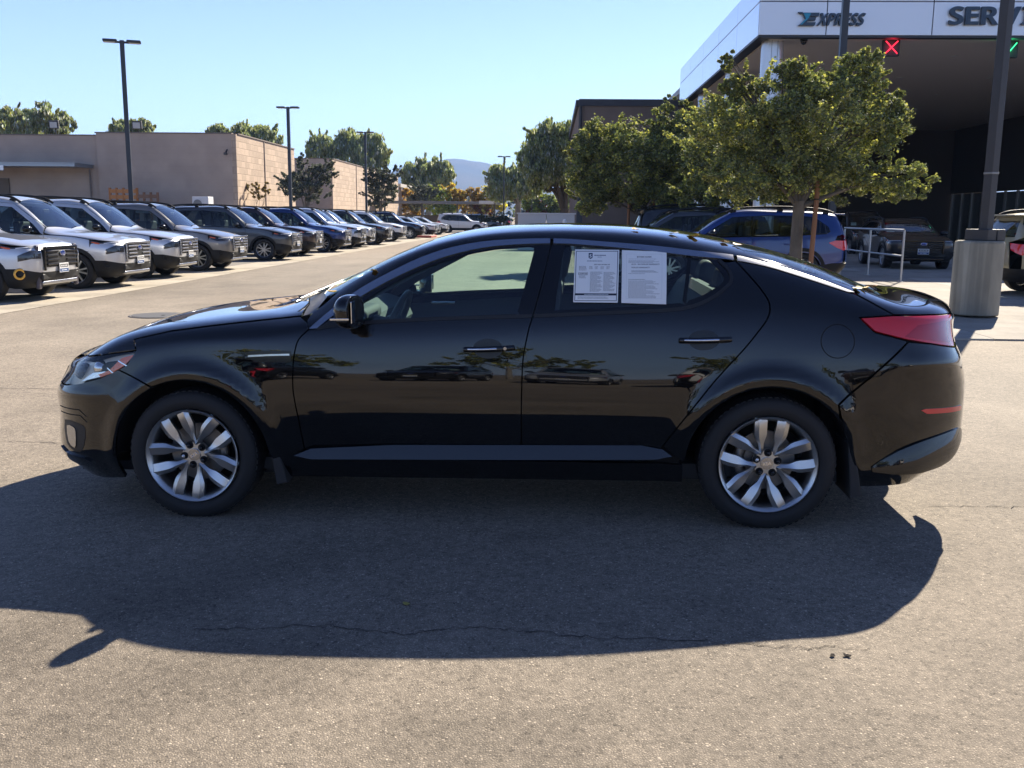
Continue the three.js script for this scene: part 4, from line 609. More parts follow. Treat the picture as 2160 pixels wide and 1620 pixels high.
// lane signals hanging below the fascia
const glowMat = (r, g, b, k) => new THREE.MeshStandardMaterial({ color: col(.02), emissive: col(r, g, b), emissiveIntensity: k });
function laneSignal(label, p, q, y, mk, color, k) {
  const t = thing('lane_signal_light', label, 'signal', site(p, q, y), -TH); part(t, 'housing', rbx(.56, .56, .16, 0, 0, 0, .02), M(.02, .018, .018, { roughness: .5 })); part(t, 'hanger', bx(.08, .2, .08, 0, .36, 0), M(.03, .03, .03));
  const gm = glowMat(...color, k); for (const [a, b] of mk) part(t, 'glowing_bar', bar([a[0], a[1], .085], [b[0], b[1], .085], .018), gm);
  const l = new THREE.PointLight(new THREE.Color(...color), .12, 4); l.position.set(0, 0, .2); l.castShadow = true; t.add(l); l.name = 'signal_glow'; return t;
}
laneSignal('red glowing cross signal under the fascia', 11.35, 33.9, 7.22, [[[-.2, -.2], [.2, .2]], [[-.2, .2], [.2, -.2]]], [1, .02, .05], 1.4);
laneSignal('green glowing tick signal under the fascia, half hidden by the pole', 15.25, 33.9, 7.18, [[[-.2, .0], [-.06, -.16]], [[-.06, -.16], [.22, .2]]], [.05, 1, .35], .9);
{ const t = thing('dome_camera', 'small dark dome camera under the canopy corner', 'camera', site(8.4, 33.75, FB - .06), -TH); part(t, 'base', cyl(.12, .12, .08, 20), TRIM_BLACK); part(t, 'dome', new THREE.SphereGeometry(.10, 16, 10).translate(0, -.06, 0), GLOSS_BLACK); }
{ const t = thing('brown_building', 'brown block building with a dark coping behind the oaks', 'building'); t.rotation.y = -TH; const BR = SMOOTH_BLOCK.clone(); BR.color = col(.4, .375, .36); part(t, 'front_wall', boxUV(new THREE.BoxGeometry(7.5, 7.55, .3).translate(1.75 + 3.75, 3.78, -54.3), 6.4), BR); part(t, 'side_wall', boxUV(new THREE.BoxGeometry(.3, 7.55, 22).translate(1.60, 3.78, -65.2), 6.4), BR); part(t, 'coping', bx(7.9, .36, .5, 5.4, 7.72, -54.3), M(.035, .035, .04)); part(t, 'coping', bx(.5, .36, 22, 1.55, 7.72, -65.5), M(.035, .035, .04)); part(t, 'downpipe', bar([1.55, 0, -54.0], [1.55, 7.5, -54.0], .08), M(.03, .03, .032)); part(t, 'roof', bx(9, .2, 21, 6.3, 7.0, -65.2), M(.2, .2, .2)); }
// ---------- lamp posts
const POLE_M = M(.045, .05, .058, { roughness: .45, metalness: .4 }), POLE_BROWN = M(.05, .045, .043, { roughness: .5, metalness: .3 });
function lampPost(label, p, q, h, heads, w = .14, group) {
  const t = thing('lamp_post', label, 'lamp post', site(p, q), -TH, group);
  part(t, 'pole', rbx(w, h, w, 0, h / 2, 0, .012), POLE_M); part(t, 'base', cyl(.3, .3, .6, 24, 0, .3, 0), CONC());
  for (const s of heads) { part(t, 'arm', bx(.2, .06, .06, s * .12, h - .06, 0), POLE_M); const g = rbx(.44, .085, .30, s * .36, h - .03, 0, .03, 3); part(t, 'lamp_head', g, POLE_M); part(t, 'lens', bx(.34, .012, .22, s * .37, h - .077, 0), M(.55, .55, .52, { roughness: .3 })); }
  return t;
}
const LPG = 'lamp posts of the car lot';
lampPost('tallest lamp post with two heads behind the silver cars at left', -14.0, 31.7, 7.0, [-1, 1], .14, LPG).rotation.y = -TH + .35;
lampPost('lamp post before the corner of the beige building', -13.6, 50, 6.95, [-1, 1], .15, LPG);
lampPost('lamp post rising beside the second shrubby tree', -12.5, 65, 7.0, [-1, 1], .14, LPG);
lampPost('distant two headed lamp post before the hills', -4.3, 88, 6.9, [-1, 1], .13, LPG);
lampPost('thin distant pole beside the round trees', -2.2, 112, 6.2, [], .1, LPG);
lampPost('dark lamp post in front of the big willowy tree', 1.8, 68, 6.9, [-1], .16, LPG);
lampPost('lamp post rising in front of the slanted word on the fascia', 6.62, 23, 8.6, [1], .15, LPG);
{ const t = thing('concrete_pier', 'round stained concrete pier carrying the brown post', 'pier', site(6.53, 14.85, .07), -TH);
  const tex = dataTex(512, 512, (i, j) => { const x = i / 512, y = j / 512, s = fbm(x * 14, y * .8, 91, 4, 14), n = fbm(x * 20, y * 20, 93, 4, 20), d = smooth(.56, .68, s) * .10, v = .27 + .10 * (n - .5) + d - .07 * smooth(.2, .0, y) - .06 * smooth(.45, .3, s); return lin2s([v, v * .93, v * .74]); }, { srgb: true });
  const g = new THREE.LatheGeometry([[0, 0], [.345, 0], [.35, .02], [.35, 1.08], [.335, 1.115], [.305, 1.125], [0, 1.125]].map(p => new THREE.Vector2(...p)), 48); part(t, 'pier_body', g, M(1, 1, 1, { map: tex, bumpMap: CONC_TEX.bump, bumpScale: .004, roughness: .92 })); }
{ const t = thing('steel_post', 'brown square steel post on the round concrete pier', 'lamp post', site(6.60, 14.85, 1.195), -TH + .5); part(t, 'base_cover', join([rbx(.20, .17, .40, -.11, .085, 0, .015), rbx(.19, .17, .40, .105, .085, 0, .015)]), POLE_BROWN); part(t, 'pole', rbx(.145, 6.8, .145, 0, 3.4, 0, .012), POLE_BROWN); part(t, 'lamp_head', rbx(.62, .09, .34, -.45, 6.78, 0, .03), POLE_BROWN); part(t, 'bolt_strap', rbx(.155, .03, .155, 0, 1.0, 0, .005), STEEL); }
{ const t = thing('handrail', 'galvanised pipe handrail between the cars and the apron', 'railing', [0, 0, 0]); t.rotation.y = -TH; const GAL = M(.52, .53, .53, { roughness: .42, metalness: .75 }), A = [7.98, 22.0], B = [8.05, 24.5], C = [8.22, 27.2], y0 = .11, H = 1.16; for (const [p, q] of [A, B, C]) { part(t, 'post', bar([p, y0, -q], [p, y0 + H, -q], .026, 12), GAL); part(t, 'foot_plate', cyl(.07, .07, .015, 16, p, y0 + .008, -q), GAL); } part(t, 'top_rail', tube([[A[0], y0 + H, -A[1]], [B[0], y0 + H, -B[1]], [C[0], y0 + H, -C[1]]], .027, 10, 20), GAL); part(t, 'mid_rail', tube([[A[0], y0 + .58, -A[1]], [B[0], y0 + .58, -B[1]], [C[0], y0 + .58, -C[1]]], .023, 10, 20), GAL); }
{ const t = thing('white_fence', 'pale grey enclosure wall beyond the sedan roof', 'fence', site(.0, 44), -TH); for (let k = 0; k < 2; k++) part(t, 'panel', rbx(1.28, 1.62, .08, -1.45 + k * 1.3 + .6, .81, 0, .01), M(.48, .48, .48)); part(t, 'cap', bx(2.7, .06, .14, -.2, 1.65, 0), M(.55, .55, .55)); part(t, 'gate_post', bx(.26, 1.68, .2, 1.30, .84, 0), M(.03, .035, .045)); }
{ const t = thing('bollard', 'slim white post seen just above the sedan roof', 'post', site(.35, 24)); part(t, 'post', cyl(.055, .055, 1.38, 14, 0, .69, 0), M(.75, .74, .70)); part(t, 'cap', new THREE.SphereGeometry(.055, 14, 8).translate(0, 1.38, 0), M(.75, .74, .70)); }
{ const t = thing('kerb_island', 'red kerbed island at the end of the parked row', 'kerb', site(-8.85, 67.5), -TH); part(t, 'kerb', rbx(1.3, .16, 3.2, 0, .08, 0, .06, 3), M(.42, .09, .06, { roughness: .7 })); part(t, 'island_top', rbx(1.0, .02, 2.8, 0, .165, 0, .008), M(.3, .27, .22)); }
{ const t = thing('carport', 'low grey carport roof beyond the last parked cars', 'carport', site(-12.5, 108), -TH); part(t, 'roof', bx(14, .28, 4, 0, 3.0, 0), M(.20, .20, .20)); part(t, 'fascia', bx(1.6, .34, .1, 5.4, 3.05, 2.06), M(.6, .6, .58)); for (const x of [-6.2, -2, 2, 6.2]) part(t, 'post', bx(.18, 2.86, .18, x, 1.43, 0), M(.12, .12, .12)); part(t, 'back_wall', bx(13, 1.6, .2, 0, .8, -2.2), M(.16, .12, .09)); }
// ---------- parked crossovers: one loft, built once per body style, then copied
const cabin = (y, sy, sc) => { const q = y <= .4 ? y : .4 + (y - .4) * sy, b = .4 + .66 * sy; return q > b ? b + (q - b) * sc : q; };   // taller glasshouse above the belt
function suvRows(sx, sy, sc) {
  const S = (a, list) => list.map(([y, w]) => [a, y, w]);
  const rows = [
    [[-.74, .25, 0], [-.84, .34, 0], [-.88, .48, 0], [-.895, .64, 0], [-.895, .80, 0], [-.885, .91, 0], [-.87, .965, 0], [-.855, .985, 0], [-.84, 1.0, 0], [-.82, 1.012, 0], [-.80, 1.02, 0], [-.78, 1.026, 0]],
    [[-.71, .25, .50], [-.81, .34, .54], [-.855, .48, .55], [-.87, .64, .55], [-.87, .80, .55], [-.86, .91, .545], [-.845, .965, .53], [-.83, .985, .52], [-.815, 1.0, .49], [-.80, 1.012, .42], [-.78, 1.022, .24], [-.76, 1.03, 0]],
    [[-.60, .24, .72], [-.70, .34, .80], [-.745, .48, .815], [-.76, .64, .82], [-.76, .80, .82], [-.75, .91, .80], [-.735, .965, .77], [-.725, .985, .74], [-.715, 1.0, .67], [-.705, 1.012, .56], [-.70, 1.027, .30], [-.69, 1.035, 0]],
    [[-.48, .24, .78], [-.53, .34, .87], [-.55, .48, .892], [-.56, .64, .895], [-.56, .80, .89], [-.55, .91, .872], [-.54, .975, .845], [-.535, 1.0, .81], [-.53, 1.018, .74], [-.525, 1.03, .62], [-.52, 1.045, .33], [-.52, 1.052, 0]],
    S(-.35, [[.24, .80], [.34, .885], [.48, .91], [.64, .915], [.80, .91], [.92, .893], [.99, .868], [1.02, .83], [1.038, .76], [1.05, .64], [1.065, .34], [1.072, 0]]),
    S(0, [[.24, .82], [.34, .90], [.48, .92], [.64, .925], [.80, .92], [.94, .905], [1.02, .885], [1.045, .85], [1.06, .78], [1.07, .65], [1.085, .35], [1.09, 0]]),
    S(.45, [[.24, .82], [.34, .90], [.48, .92], [.64, .926], [.80, .922], [.94, .91], [1.04, .889], [1.07, .86], [1.095, .79], [1.11, .67], [1.125, .36], [1.13, 0]]),
    S(.62, [[.24, .82], [.34, .90], [.48, .92], [.64, .926], [.80, .922], [.95, .91], [1.05, .89], [1.10, .855], [1.15, .79], [1.178, .70], [1.215, .37], [1.228, 0]]),
    S(.80, [[.24, .82], [.34, .90], [.48, .92], [.64, .926], [.80, .923], [.95, .911], [1.06, .89], [1.15, .84], [1.25, .77], [1.30, .685], [1.345, .36], [1.357, 0]]),
    S(1.25, [[.24, .82], [.34, .90], [.48, .92], [.64, .927], [.80, .924], [.96, .912], [1.075, .89], [1.30, .81], [1.50, .70], [1.558, .63], [1.592, .35], [1.602, 0]]),
    S(2.0, [[.24, .82], [.34, .90], [.48, .92], [.64, .928], [.80, .925], [.97, .913], [1.09, .89], [1.33, .80], [1.545, .685], [1.61, .61], [1.64, .34], [1.65, 0]]),
    S(2.7, [[.24, .82], [.34, .90], [.48, .92], [.64, .928], [.80, .925], [.98, .912], [1.11, .888], [1.33, .80], [1.535, .685], [1.60, .61], [1.63, .34], [1.64, 0]]),
    S(3.15, [[.25, .80], [.35, .885], [.48, .91], [.64, .917], [.80, .915], [.98, .903], [1.13, .88], [1.33, .795], [1.515, .68], [1.575, .60], [1.602, .34], [1.612, 0]]),
    S(3.42, [[.26, .77], [.36, .855], [.48, .885], [.64, .893], [.80, .893], [.98, .885], [1.14, .865], [1.31, .785], [1.46, .675], [1.53, .59], [1.568, .33], [1.58, 0]]),
    [[3.40, .26, .72], [3.48, .36, .80], [3.55, .50, .84], [3.57, .66, .85], [3.57, .80, .85], [3.56, .96, .845], [3.54, 1.13, .82], [3.52, 1.29, .74], [3.49, 1.42, .635], [3.46, 1.50, .56], [3.47, 1.54, .31], [3.47, 1.555, 0]],
    [[3.50, .27, .55], [3.62, .38, .62], [3.68, .52, .64], [3.69, .66, .65], [3.685, .82, .65], [3.67, .96, .64], [3.63, 1.12, .60], [3.59, 1.27, .55], [3.54, 1.40, .48], [3.50, 1.48, .42], [3.50, 1.515, .24], [3.50, 1.53, 0]],
    [[3.55, .28, 0], [3.68, .40, 0], [3.74, .53, 0], [3.75, .67, 0], [3.74, .82, 0], [3.72, .96, 0], [3.68, 1.11, 0], [3.63, 1.25, 0], [3.57, 1.38, 0], [3.52, 1.465, 0], [3.515, 1.50, 0], [3.51, 1.515, 0]],
  ];
  return rows.map(r => r.map(([a, y, w]) => [a < 0 ? a * sx : a < 2.7 ? a : 2.7 + (a - 2.7) * sx, cabin(y, sy, sc), w]));
}
const CAR_PAINT = paint(.5, .5, .5);
const SUV_GLASS = P(.42, .50, .50, { transmission: 1, thickness: 0, roughness: 0, ior: 1.55 }), SUV_SCREEN = P(.55, .66, .66, { transmission: 1, thickness: 0, roughness: 0, ior: 1.55 });
const SUV_FRONT = P(.55, .66, .66, { transmission: 1, thickness: 0, roughness: 0, ior: 2.3 }), CLAD = P(.014, .0145, .016, { roughness: .6, specularIntensity: .5 }), LAMP_DARK = P(.03, .032, .036, { roughness: .08, clearcoat: 1 }), LAMP_WHITE = P(.75, .76, .78, { roughness: .15 });
const SUV_WHEEL = { tyre: tyreGeo(.355, .225, .245), rim: barrelGeo(.245, .19), spokes: [0, 1, 2, 3, 4].flatMap(k => [-1, 1].map(s => bx(.19, .03, .03, .135, 0, -.02).rotateZ((k * 72 + s * 14) * R))), hub: cyl(.055, .06, .03, 18).rotateX(Math.PI / 2).translate(0, 0, -.02), back: cyl(.22, .22, .01, 24).rotateX(Math.PI / 2).translate(0, 0, -.1) };
const PLATE_TEX = (() => { const c = document.createElement('canvas'); c.width = 128; c.height = 64; const g = c.getContext('2d'); g.fillStyle = '#e8e8e6'; g.fillRect(0, 0, 128, 64); g.fillStyle = '#2c4f86'; g.fillRect(4, 38, 120, 22); g.fillStyle = '#3c3c3c'; g.fillRect(10, 8, 108, 22); g.fillStyle = '#d8d8d8'; for (const [x, w] of [[20, 14], [38, 10], [52, 16], [74, 12], [90, 18]]) g.fillRect(x, 14, w, 11); g.fillStyle = '#dfe6f0'; for (const [x, w] of [[24, 30], [60, 40]]) g.fillRect(x, 46, w, 6); const t = new THREE.CanvasTexture(c); t.colorSpace = THREE.SRGBColorSpace; return t; })();
function buildSuv(name, style) {
  const { sx = 1, sy = 1, sc = 1.24, boxy = false } = style, nose = style.nose ?? .05, L = new Loft(suvRows(sx, sy, sc), p => { const t = smooth(.25, -.95, p[0]), s = smooth(.72, 1.02, p[1]); return [p[0] + nose * .9 * smooth(.80, 1.03, p[1]) * smooth(-.5, -.9, p[0]), p[1] - nose * t * s, p[2] * (1 - nose * .5 * t * s)]; }, 120, 60), t = new THREE.Group(); t.name = numbered(name);
  const Y = y => cabin(y, sy, sc), X = a => a < 0 ? a * sx : a < 2.7 ? a : 2.7 + (a - 2.7) * sx, F = pts => pts.map(p => Array.isArray(p) ? [X(p[0]), Y(p[1])] : p);
  const o = (side, x = {}) => ({ both: side, du: .1, dv: .11, step: .07, skirt: .015, inset: .004, ...x });
  const wb = 2.7, ar = .40, fA = arc(0, .35, ar, 0, 180, 14), rA = arc(wb, .35, ar, 0, 180, 14);
  for (const side of ['near', 'far']) {
    const g = side === 'near' ? 1 : -1, pn = (n, pts, m, x) => part(t, n, panel(L, F(pts), o(side, x)), m);
    pn('front_fender', [[-.30, .985], [0, 1.02], [.45, 1.04], [.60, 1.05], [.55, .90], [.53, .46], [.40, .46], ...fA.slice(3, 10), [-.30, .74], [-.32, .80]], CAR_PAINT);
    const fd = pn('front_door', [[.60, 1.045], [.55, .90], [.53, .46], [1.62, .46], [1.66, 1.08]], CAR_PAINT);
    const rd = pn('rear_door', [[1.66, 1.08], [1.62, .46], [2.28, .46], ...arc(wb, .35, ar + .02, 168, 130, 4), [2.52, .86], [2.60, 1.10]], CAR_PAINT);
    pn('rear_quarter', [[2.60, 1.10], [2.52, .86], [2.42, .66], ...arc(wb, .35, ar, 130, 18, 8), [3.30, .52], [3.55, .53], [3.56, .80], [3.40, .86], [3.36, 1.02], [3.40, 1.12], [3.52, 1.15], [3.47, 1.40], [3.40, 1.49], [3.15, 1.54], [2.7, 1.562], [2.0, 1.572], [1.25, 1.528], [.80, 1.275], [.62, 1.165], [.60, 1.05], [.65, 1.075], [.84, 1.22], [1.27, 1.475], [2.0, 1.52], [2.7, 1.51], [2.95, 1.49], [3.22, 1.30], [3.26, 1.20], [3.18, 1.155], [2.62, 1.12]], CAR_PAINT, { inset: 0 });
    pn('front_bumper', [{ s: 0, l: 6.2 }, { s: 1.25, l: 6.2 }, { s: 1.9, l: 5.9 }, [-.34, .90], [-.31, .80], [-.30, .74], ...arc(0, .35, ar, 118, 150, 4), [-.42, .56], [-.60, .56], { s: 1.2, l: 2.1 }, { s: 0, l: 2.1 }], CAR_PAINT);
    pn('bumper_cladding', [{ s: 0, l: 2.05 }, { s: 1.2, l: 2.05 }, [-.60, .555], [-.42, .555], ...arc(0, .35, ar, 152, 180, 4), [-.39, .26], { s: 3, l: 0 }, { s: 2, l: 0 }, { s: 1, l: 0 }, { s: 0, l: 0 }], CLAD, { off: .012 });
    pn('sill_cladding', [[.40, .455], [2.3, .455], [2.31, .26], [.41, .26]], CLAD, { off: .012 });
    pn('rear_cladding', [{ s: 16, l: 2.0 }, { s: 15, l: 2.0 }, [3.54, .525], [3.30, .515], ...arc(wb, .35, ar, 16, 0, 3), [3.10, .27], { s: 14, l: 0 }, { s: 15, l: 0 }, { s: 16, l: 0 }], CLAD, { off: .012 });
    for (const a of [0, wb]) part(t, 'arch_cladding', panel(L, [...arc(a, .35, ar + .065, 0, 180, 16), ...arc(a, .35, ar - .004, 180, 0, 16)], o(side, { off: .016, inset: 0, skirt: .03 })), CLAD);
    pn('hood', [{ s: 0, l: 6.3 }, { s: 1.25, l: 6.3 }, { s: 2, l: 6.4 }, [-.34, .995], [0, 1.03], [.45, 1.052], [.58, 1.085], { a: .6, l: 9 }, { a: .47, l: 11 }, { s: 0, l: 11 }], CAR_PAINT, { inset: 0 });
    pn('roof', [[.60, 1.165], [.80, 1.285], [1.25, 1.535], [2.0, 1.578], [2.7, 1.568], [3.15, 1.545], [3.40, 1.495], [3.46, 1.45], { s: 14, l: 9.2 }, { s: 14, l: 11 }, { a: 1.27, l: 11 }, { a: 1.2, l: 9.1 }, { a: .8, l: 9.05 }, { a: .64, l: 9.0 }], CAR_PAINT, { inset: 0 });
    const win = (n, pts, m) => pn(n, curve(pts, 2, true), m, { inset: 0, off: -.008, skirt: 0 });
    part(fd, 'side_window', panel(L, F([[.78, 1.09], [1.655, 1.10], [1.66, 1.49], [1.27, 1.465], [.90, 1.25]]), o(side, { inset: 0, off: -.008, skirt: 0 })), SUV_SCREEN);
    part(rd, 'side_window', panel(L, F([[1.70, 1.10], [2.56, 1.125], [2.58, 1.50], [2.0, 1.512], [1.70, 1.495]]), o(side, { inset: 0, off: -.008, skirt: 0 })), SUV_GLASS);
    win('quarter_window', [[2.66, 1.14], [3.16, 1.165], [3.23, 1.20], [3.20, 1.30], [2.97, 1.47], [2.68, 1.50]], SUV_GLASS);
    pn('window_frame', [[.62, 1.06], [.78, 1.09], [.90, 1.25], [1.27, 1.465], [1.66, 1.49], [1.655, 1.10], [1.70, 1.10], [1.70, 1.495], [2.0, 1.512], [2.58, 1.50], [2.56, 1.125], [2.66, 1.14], [2.68, 1.50], [2.97, 1.48], [2.7, 1.51], [2.0, 1.52], [1.27, 1.475], [.84, 1.22]], GLOSS_BLACK, { inset: 0, off: -.004, skirt: 0 });
    pn('belt_moulding', [[.62, 1.055], [1.66, 1.08], [2.62, 1.115], [3.18, 1.15], [3.18, 1.17], [2.62, 1.135], [1.66, 1.10], [.78, 1.085]], GLOSS_BLACK, { inset: 0, off: .004, skirt: .01 });
    // lamps
    pn('headlight', boxy ? [{ s: 1.22, l: 6.15 }, { s: 1.9, l: 5.85 }, [-.52, .935], [-.33, .965], [-.30, .93], [-.42, .90], { s: 1.9, l: 5.35 }, { s: 1.22, l: 5.45 }] : [{ s: 1.15, l: 6.1 }, { s: 1.9, l: 5.85 }, [-.50, .945], [-.33, .965], [-.40, .86], [-.55, .80], { s: 1.8, l: 4.3 }, { s: 1.15, l: 4.5 }], LAMP_DARK, { off: .006, inset: 0 });
    pn('turn_signal', [[-.50, .918], [-.36, .942], [-.345, .925], [-.42, .90], [-.50, .892]], AMBER, { off: .010, inset: 0, skirt: .004 });
    pn('running_light', [{ s: 1.25, l: 5.75 }, { s: 1.9, l: 5.75 }, [-.58, .925], [-.58, .905], { s: 1.9, l: 5.5 }, { s: 1.25, l: 5.5 }], LAMP_WHITE, { off: .010, inset: 0, skirt: .004 });
    if (boxy) pn('lower_lamp', [{ s: 1.2, l: 4.7 }, { s: 1.8, l: 4.7 }, [-.62, .78], [-.62, .68], { s: 1.8, l: 3.5 }, { s: 1.2, l: 3.5 }], LAMP_DARK, { off: .008, inset: 0 });
    { const q = L.at(X(-.62), Y(.48)); part(t, 'fog_lamp', new THREE.TorusGeometry(style.ring ? .075 : .05, style.ring ? .02 : .012, 8, 24).rotateY(-.8 * g).translate(q[0] - .02, q[1], g * (q[2] + .02)), style.ring || CLAD); }
    pn('tail_light', [[3.40, .86], [3.56, .80], { s: 15, l: 4.6 }, { s: 15.1, l: 5.5 }, [3.53, 1.02], [3.36, 1.02], [3.22, .97]], RED_LENS, { off: .008, inset: 0 });
    for (const a of [1.52, 2.42]) { const p = L.at(a, Y(.93)); part(a < 2 ? fd : rd, 'handle', rbx(.2, .03, .04, a - .02, Y(.93), g * (p[2] + .012), .012), CAR_PAINT); }
    const mp = L.at(.86, Y(1.12)); part(t, 'side_mirror', new THREE.SphereGeometry(1, 16, 10).scale(.085, .075, .12).translate(.83, Y(1.14), g * 1.03), style.mirrorPaint ? CAR_PAINT : GLOSS_BLACK); part(t, 'mirror_arm', rbx(.06, .04, .14, .84, Y(1.09), g * .94, .015), GLOSS_BLACK);
    // roof rail
    const rail = [[1.15, 1.53], [1.3, 1.60], [2.0, 1.655], [2.7, 1.645], [3.2, 1.60], [3.36, 1.545]].map(([a, y]) => [X(a), Y(y) + .03, g * .62]); part(t, 'roof_rail', tube(rail, .024, 8, 30), style.rail || CLAD);
    for (const a of [1.3, 2.25, 3.2]) part(t, 'rail_foot', rbx(.12, .06, .045, X(a), Y(a < 2 ? 1.585 : a < 3 ? 1.63 : 1.58), g * .615, .015), style.rail || CLAD);
    for (const a of [0, wb]) part(t, 'wheel_housing', join([new THREE.CylinderGeometry(ar + .01, ar + .01, .4, 24, 1, true, Math.PI / 2, Math.PI).rotateX(Math.PI / 2).translate(a, .35, g * .69), new THREE.CircleGeometry(ar + .01, 24, -.2, Math.PI + .4).translate(a, .35, g * .49)]), DARK);
    part(t, 'inner_panel', panel(L, F([[-.5, .35], [-.42, .35], ...arc(0, .35, ar + .03, 180, 0, 10), [.5, .35], [2.2, .35], ...arc(wb, .35, ar + .03, 180, 0, 10), [3.5, .4], [3.5, 1.1], [2.6, 1.06], [.6, 1.02], [-.4, .95]]), o(side, { off: -.03, inset: 0, skirt: 0 })), DARK);
    part(t, 'pillar_trim', panel(L, F([[1.64, 1.10], [1.72, 1.10], [1.72, 1.5], [1.65, 1.5]]), o(side, { off: -.02, inset: 0, skirt: 0 })), DARK);
    for (const a of [0, wb]) { const w = new THREE.Group(); w.name = 'wheel'; w.position.set(a, .355, g * .90); if (g < 0) w.rotation.y = Math.PI; t.add(w); part(w, 'tyre', SUV_WHEEL.tyre, RUBBER); part(w, 'rim', SUV_WHEEL.rim, ALLOY_DARK).position.z = -.002; for (const s of SUV_WHEEL.spokes) part(w, 'spoke', s, ALLOY).position.z = -.012; part(w, 'hub', SUV_WHEEL.hub, ALLOY).position.z = -.01; part(w, 'wheel_back', SUV_WHEEL.back, DARK); }
  }
  const b = (n, pts, m, x) => part(t, n, panel(L, F(pts), o('both', { inset: 0, ...x })), m);
  b('windshield', [{ a: .49, l: 11 }, { a: .62, l: 9.05 }, { a: .8, l: 9.1 }, { a: 1.2, l: 9.15 }, { a: 1.26, l: 11 }], SUV_FRONT, { off: -.006, skirt: 0 });
  b('hatch', [{ s: 14, l: 11 }, { s: 14, l: 9.3 }, [3.50, 1.41], [3.535, 1.15], { s: 15.2, l: 5.6 }, { s: 15.1, l: 4.5 }, { s: 15, l: 2.05 }, { s: 16, l: 2.05 }, { s: 16, l: 6.15 }, { s: 14.9, l: 6.2 }, { s: 14.5, l: 8.6 }, { s: 16, l: 8.8 }, { s: 16, l: 11 }], CAR_PAINT);
  b('rear_window', [{ s: 16, l: 6.2 }, { s: 14.95, l: 6.25 }, { s: 14.55, l: 8.55 }, { s: 16, l: 8.75 }], SUV_GLASS, { off: -.004, skirt: 0 });
  part(t, 'rear_spoiler', rbx(.22, .03, 1.1, X(3.52), Y(1.555), 0, .012), CAR_PAINT);
  // grille: dark field, bright bars, frame
  b('grille', [{ s: 0, l: boxy ? 2.6 : 3.0 }, { s: 1.02, l: boxy ? 2.6 : 3.0 }, { s: 1.12, l: 4.2 }, { s: 1.02, l: 5.7 }, { s: 0, l: 5.8 }], TRIM_BLACK, { off: .006, skirt: .004 });
  const fx = (y, z) => L.pos(L.uOf(clamp(Math.abs(z) / .55)), L.vOf(2 + (y - .48) / .16))[0];
  const barAt = (y, z0, z1, h, m, n) => part(t, n, rbx(.03, h, z1 - z0, fx(y, (z0 + z1) / 2) - .012, Y(y), (z0 + z1) / 2, .008), m);
  const GB = style.grille || SATIN;
  for (let k = 0; k < 4; k++) for (const s of [-1, 1]) { const y = .62 + k * .07; barAt(y, s > 0 ? .13 : -.5, s > 0 ? .5 : -.13, .028, GB, 'grille_bar'); }
  barAt(.895, -.54, .54, .04, GB, 'grille_frame'); for (const s of [-1, 1]) part(t, 'grille_frame', rbx(.03, .40, .045, X(-.872), Y(.72), s * .535, .012).translate(-.012, 0, 0), GB);
  part(t, 'badge', new THREE.SphereGeometry(1, 20, 8).scale(.012, .045, .085).translate(X(-.90) - .014, Y(.80), 0), P(.03, .06, .25, { roughness: .1, metalness: .3, clearcoat: 1 })); part(t, 'badge_ring', new THREE.TorusGeometry(.07, .006, 6, 24).rotateY(Math.PI / 2).scale(1, .6, 1.2).translate(X(-.90) - .016, Y(.80), 0), CHROME);
  part(t, 'license_plate', new RoundedBoxGeometry(.31, .16, .012, 1, .004).rotateY(-Math.PI / 2).translate(X(-.895) - .025, Y(.55), 0), M(.8, .8, .8, { map: PLATE_TEX })); part(t, 'rear_plate', rbx(.012, .15, .30, X(3.735), Y(.80), 0, .004), M(.7, .7, .7));
  part(t, 'skid_plate', rbx(.12, .07, 1.15, X(-.80), .315, 0, .025), SATIN); part(t, 'lower_grille', rbx(.05, .1, 1.2, X(-.845), .42, 0, .02), TRIM_BLACK);
  // cabin
  part(t, 'floor', bx(3.9, .1, 1.5, 1.45, .40, 0), DARK); part(t, 'dashboard', rbx(.45, .25, 1.5, .78, Y(.98), 0, .08, 3), CABIN_LIGHT);
  for (const z of [.38, -.38]) { part(t, 'seat', join([rbx(.14, .62, .46, 1.72, Y(.98), z, .05), rbx(.5, .16, .48, 1.45, .68, z, .05)]), SEAT); part(t, 'headrest', rbx(.09, .17, .26, 1.80, Y(1.36), z, .04), SEAT); }
  part(t, 'rear_seat', rbx(.16, .62, 1.3, 2.65, Y(.98), 0, .05), SEAT); part(t, 'steering_wheel', new THREE.TorusGeometry(.18, .016, 8, 24).rotateY(Math.PI / 2).rotateZ(-.4).translate(1.08, Y(1.02), -.38), CABIN); part(t, 'interior_mirror', rbx(.03, .07, .24, .98, Y(1.42), 0, .02), TRIM_BLACK); part(t, 'dash_papers', join([rbx(.26, .004, .18, .66, Y(1.115), .30, .001), rbx(.004, .16, .22, .86, Y(1.2), -.5, .001)]), M(.7, .74, .66));
  if (style.extra) style.extra(t, L, X, Y, o, F);
  return t;
}
function repaint(o, m, extra) { o.traverse(k => { if (k.isMesh) { if (k.material === CAR_PAINT) k.material = m; else if (extra && extra.has(k.material)) k.material = extra.get(k.material); } }); return o; }
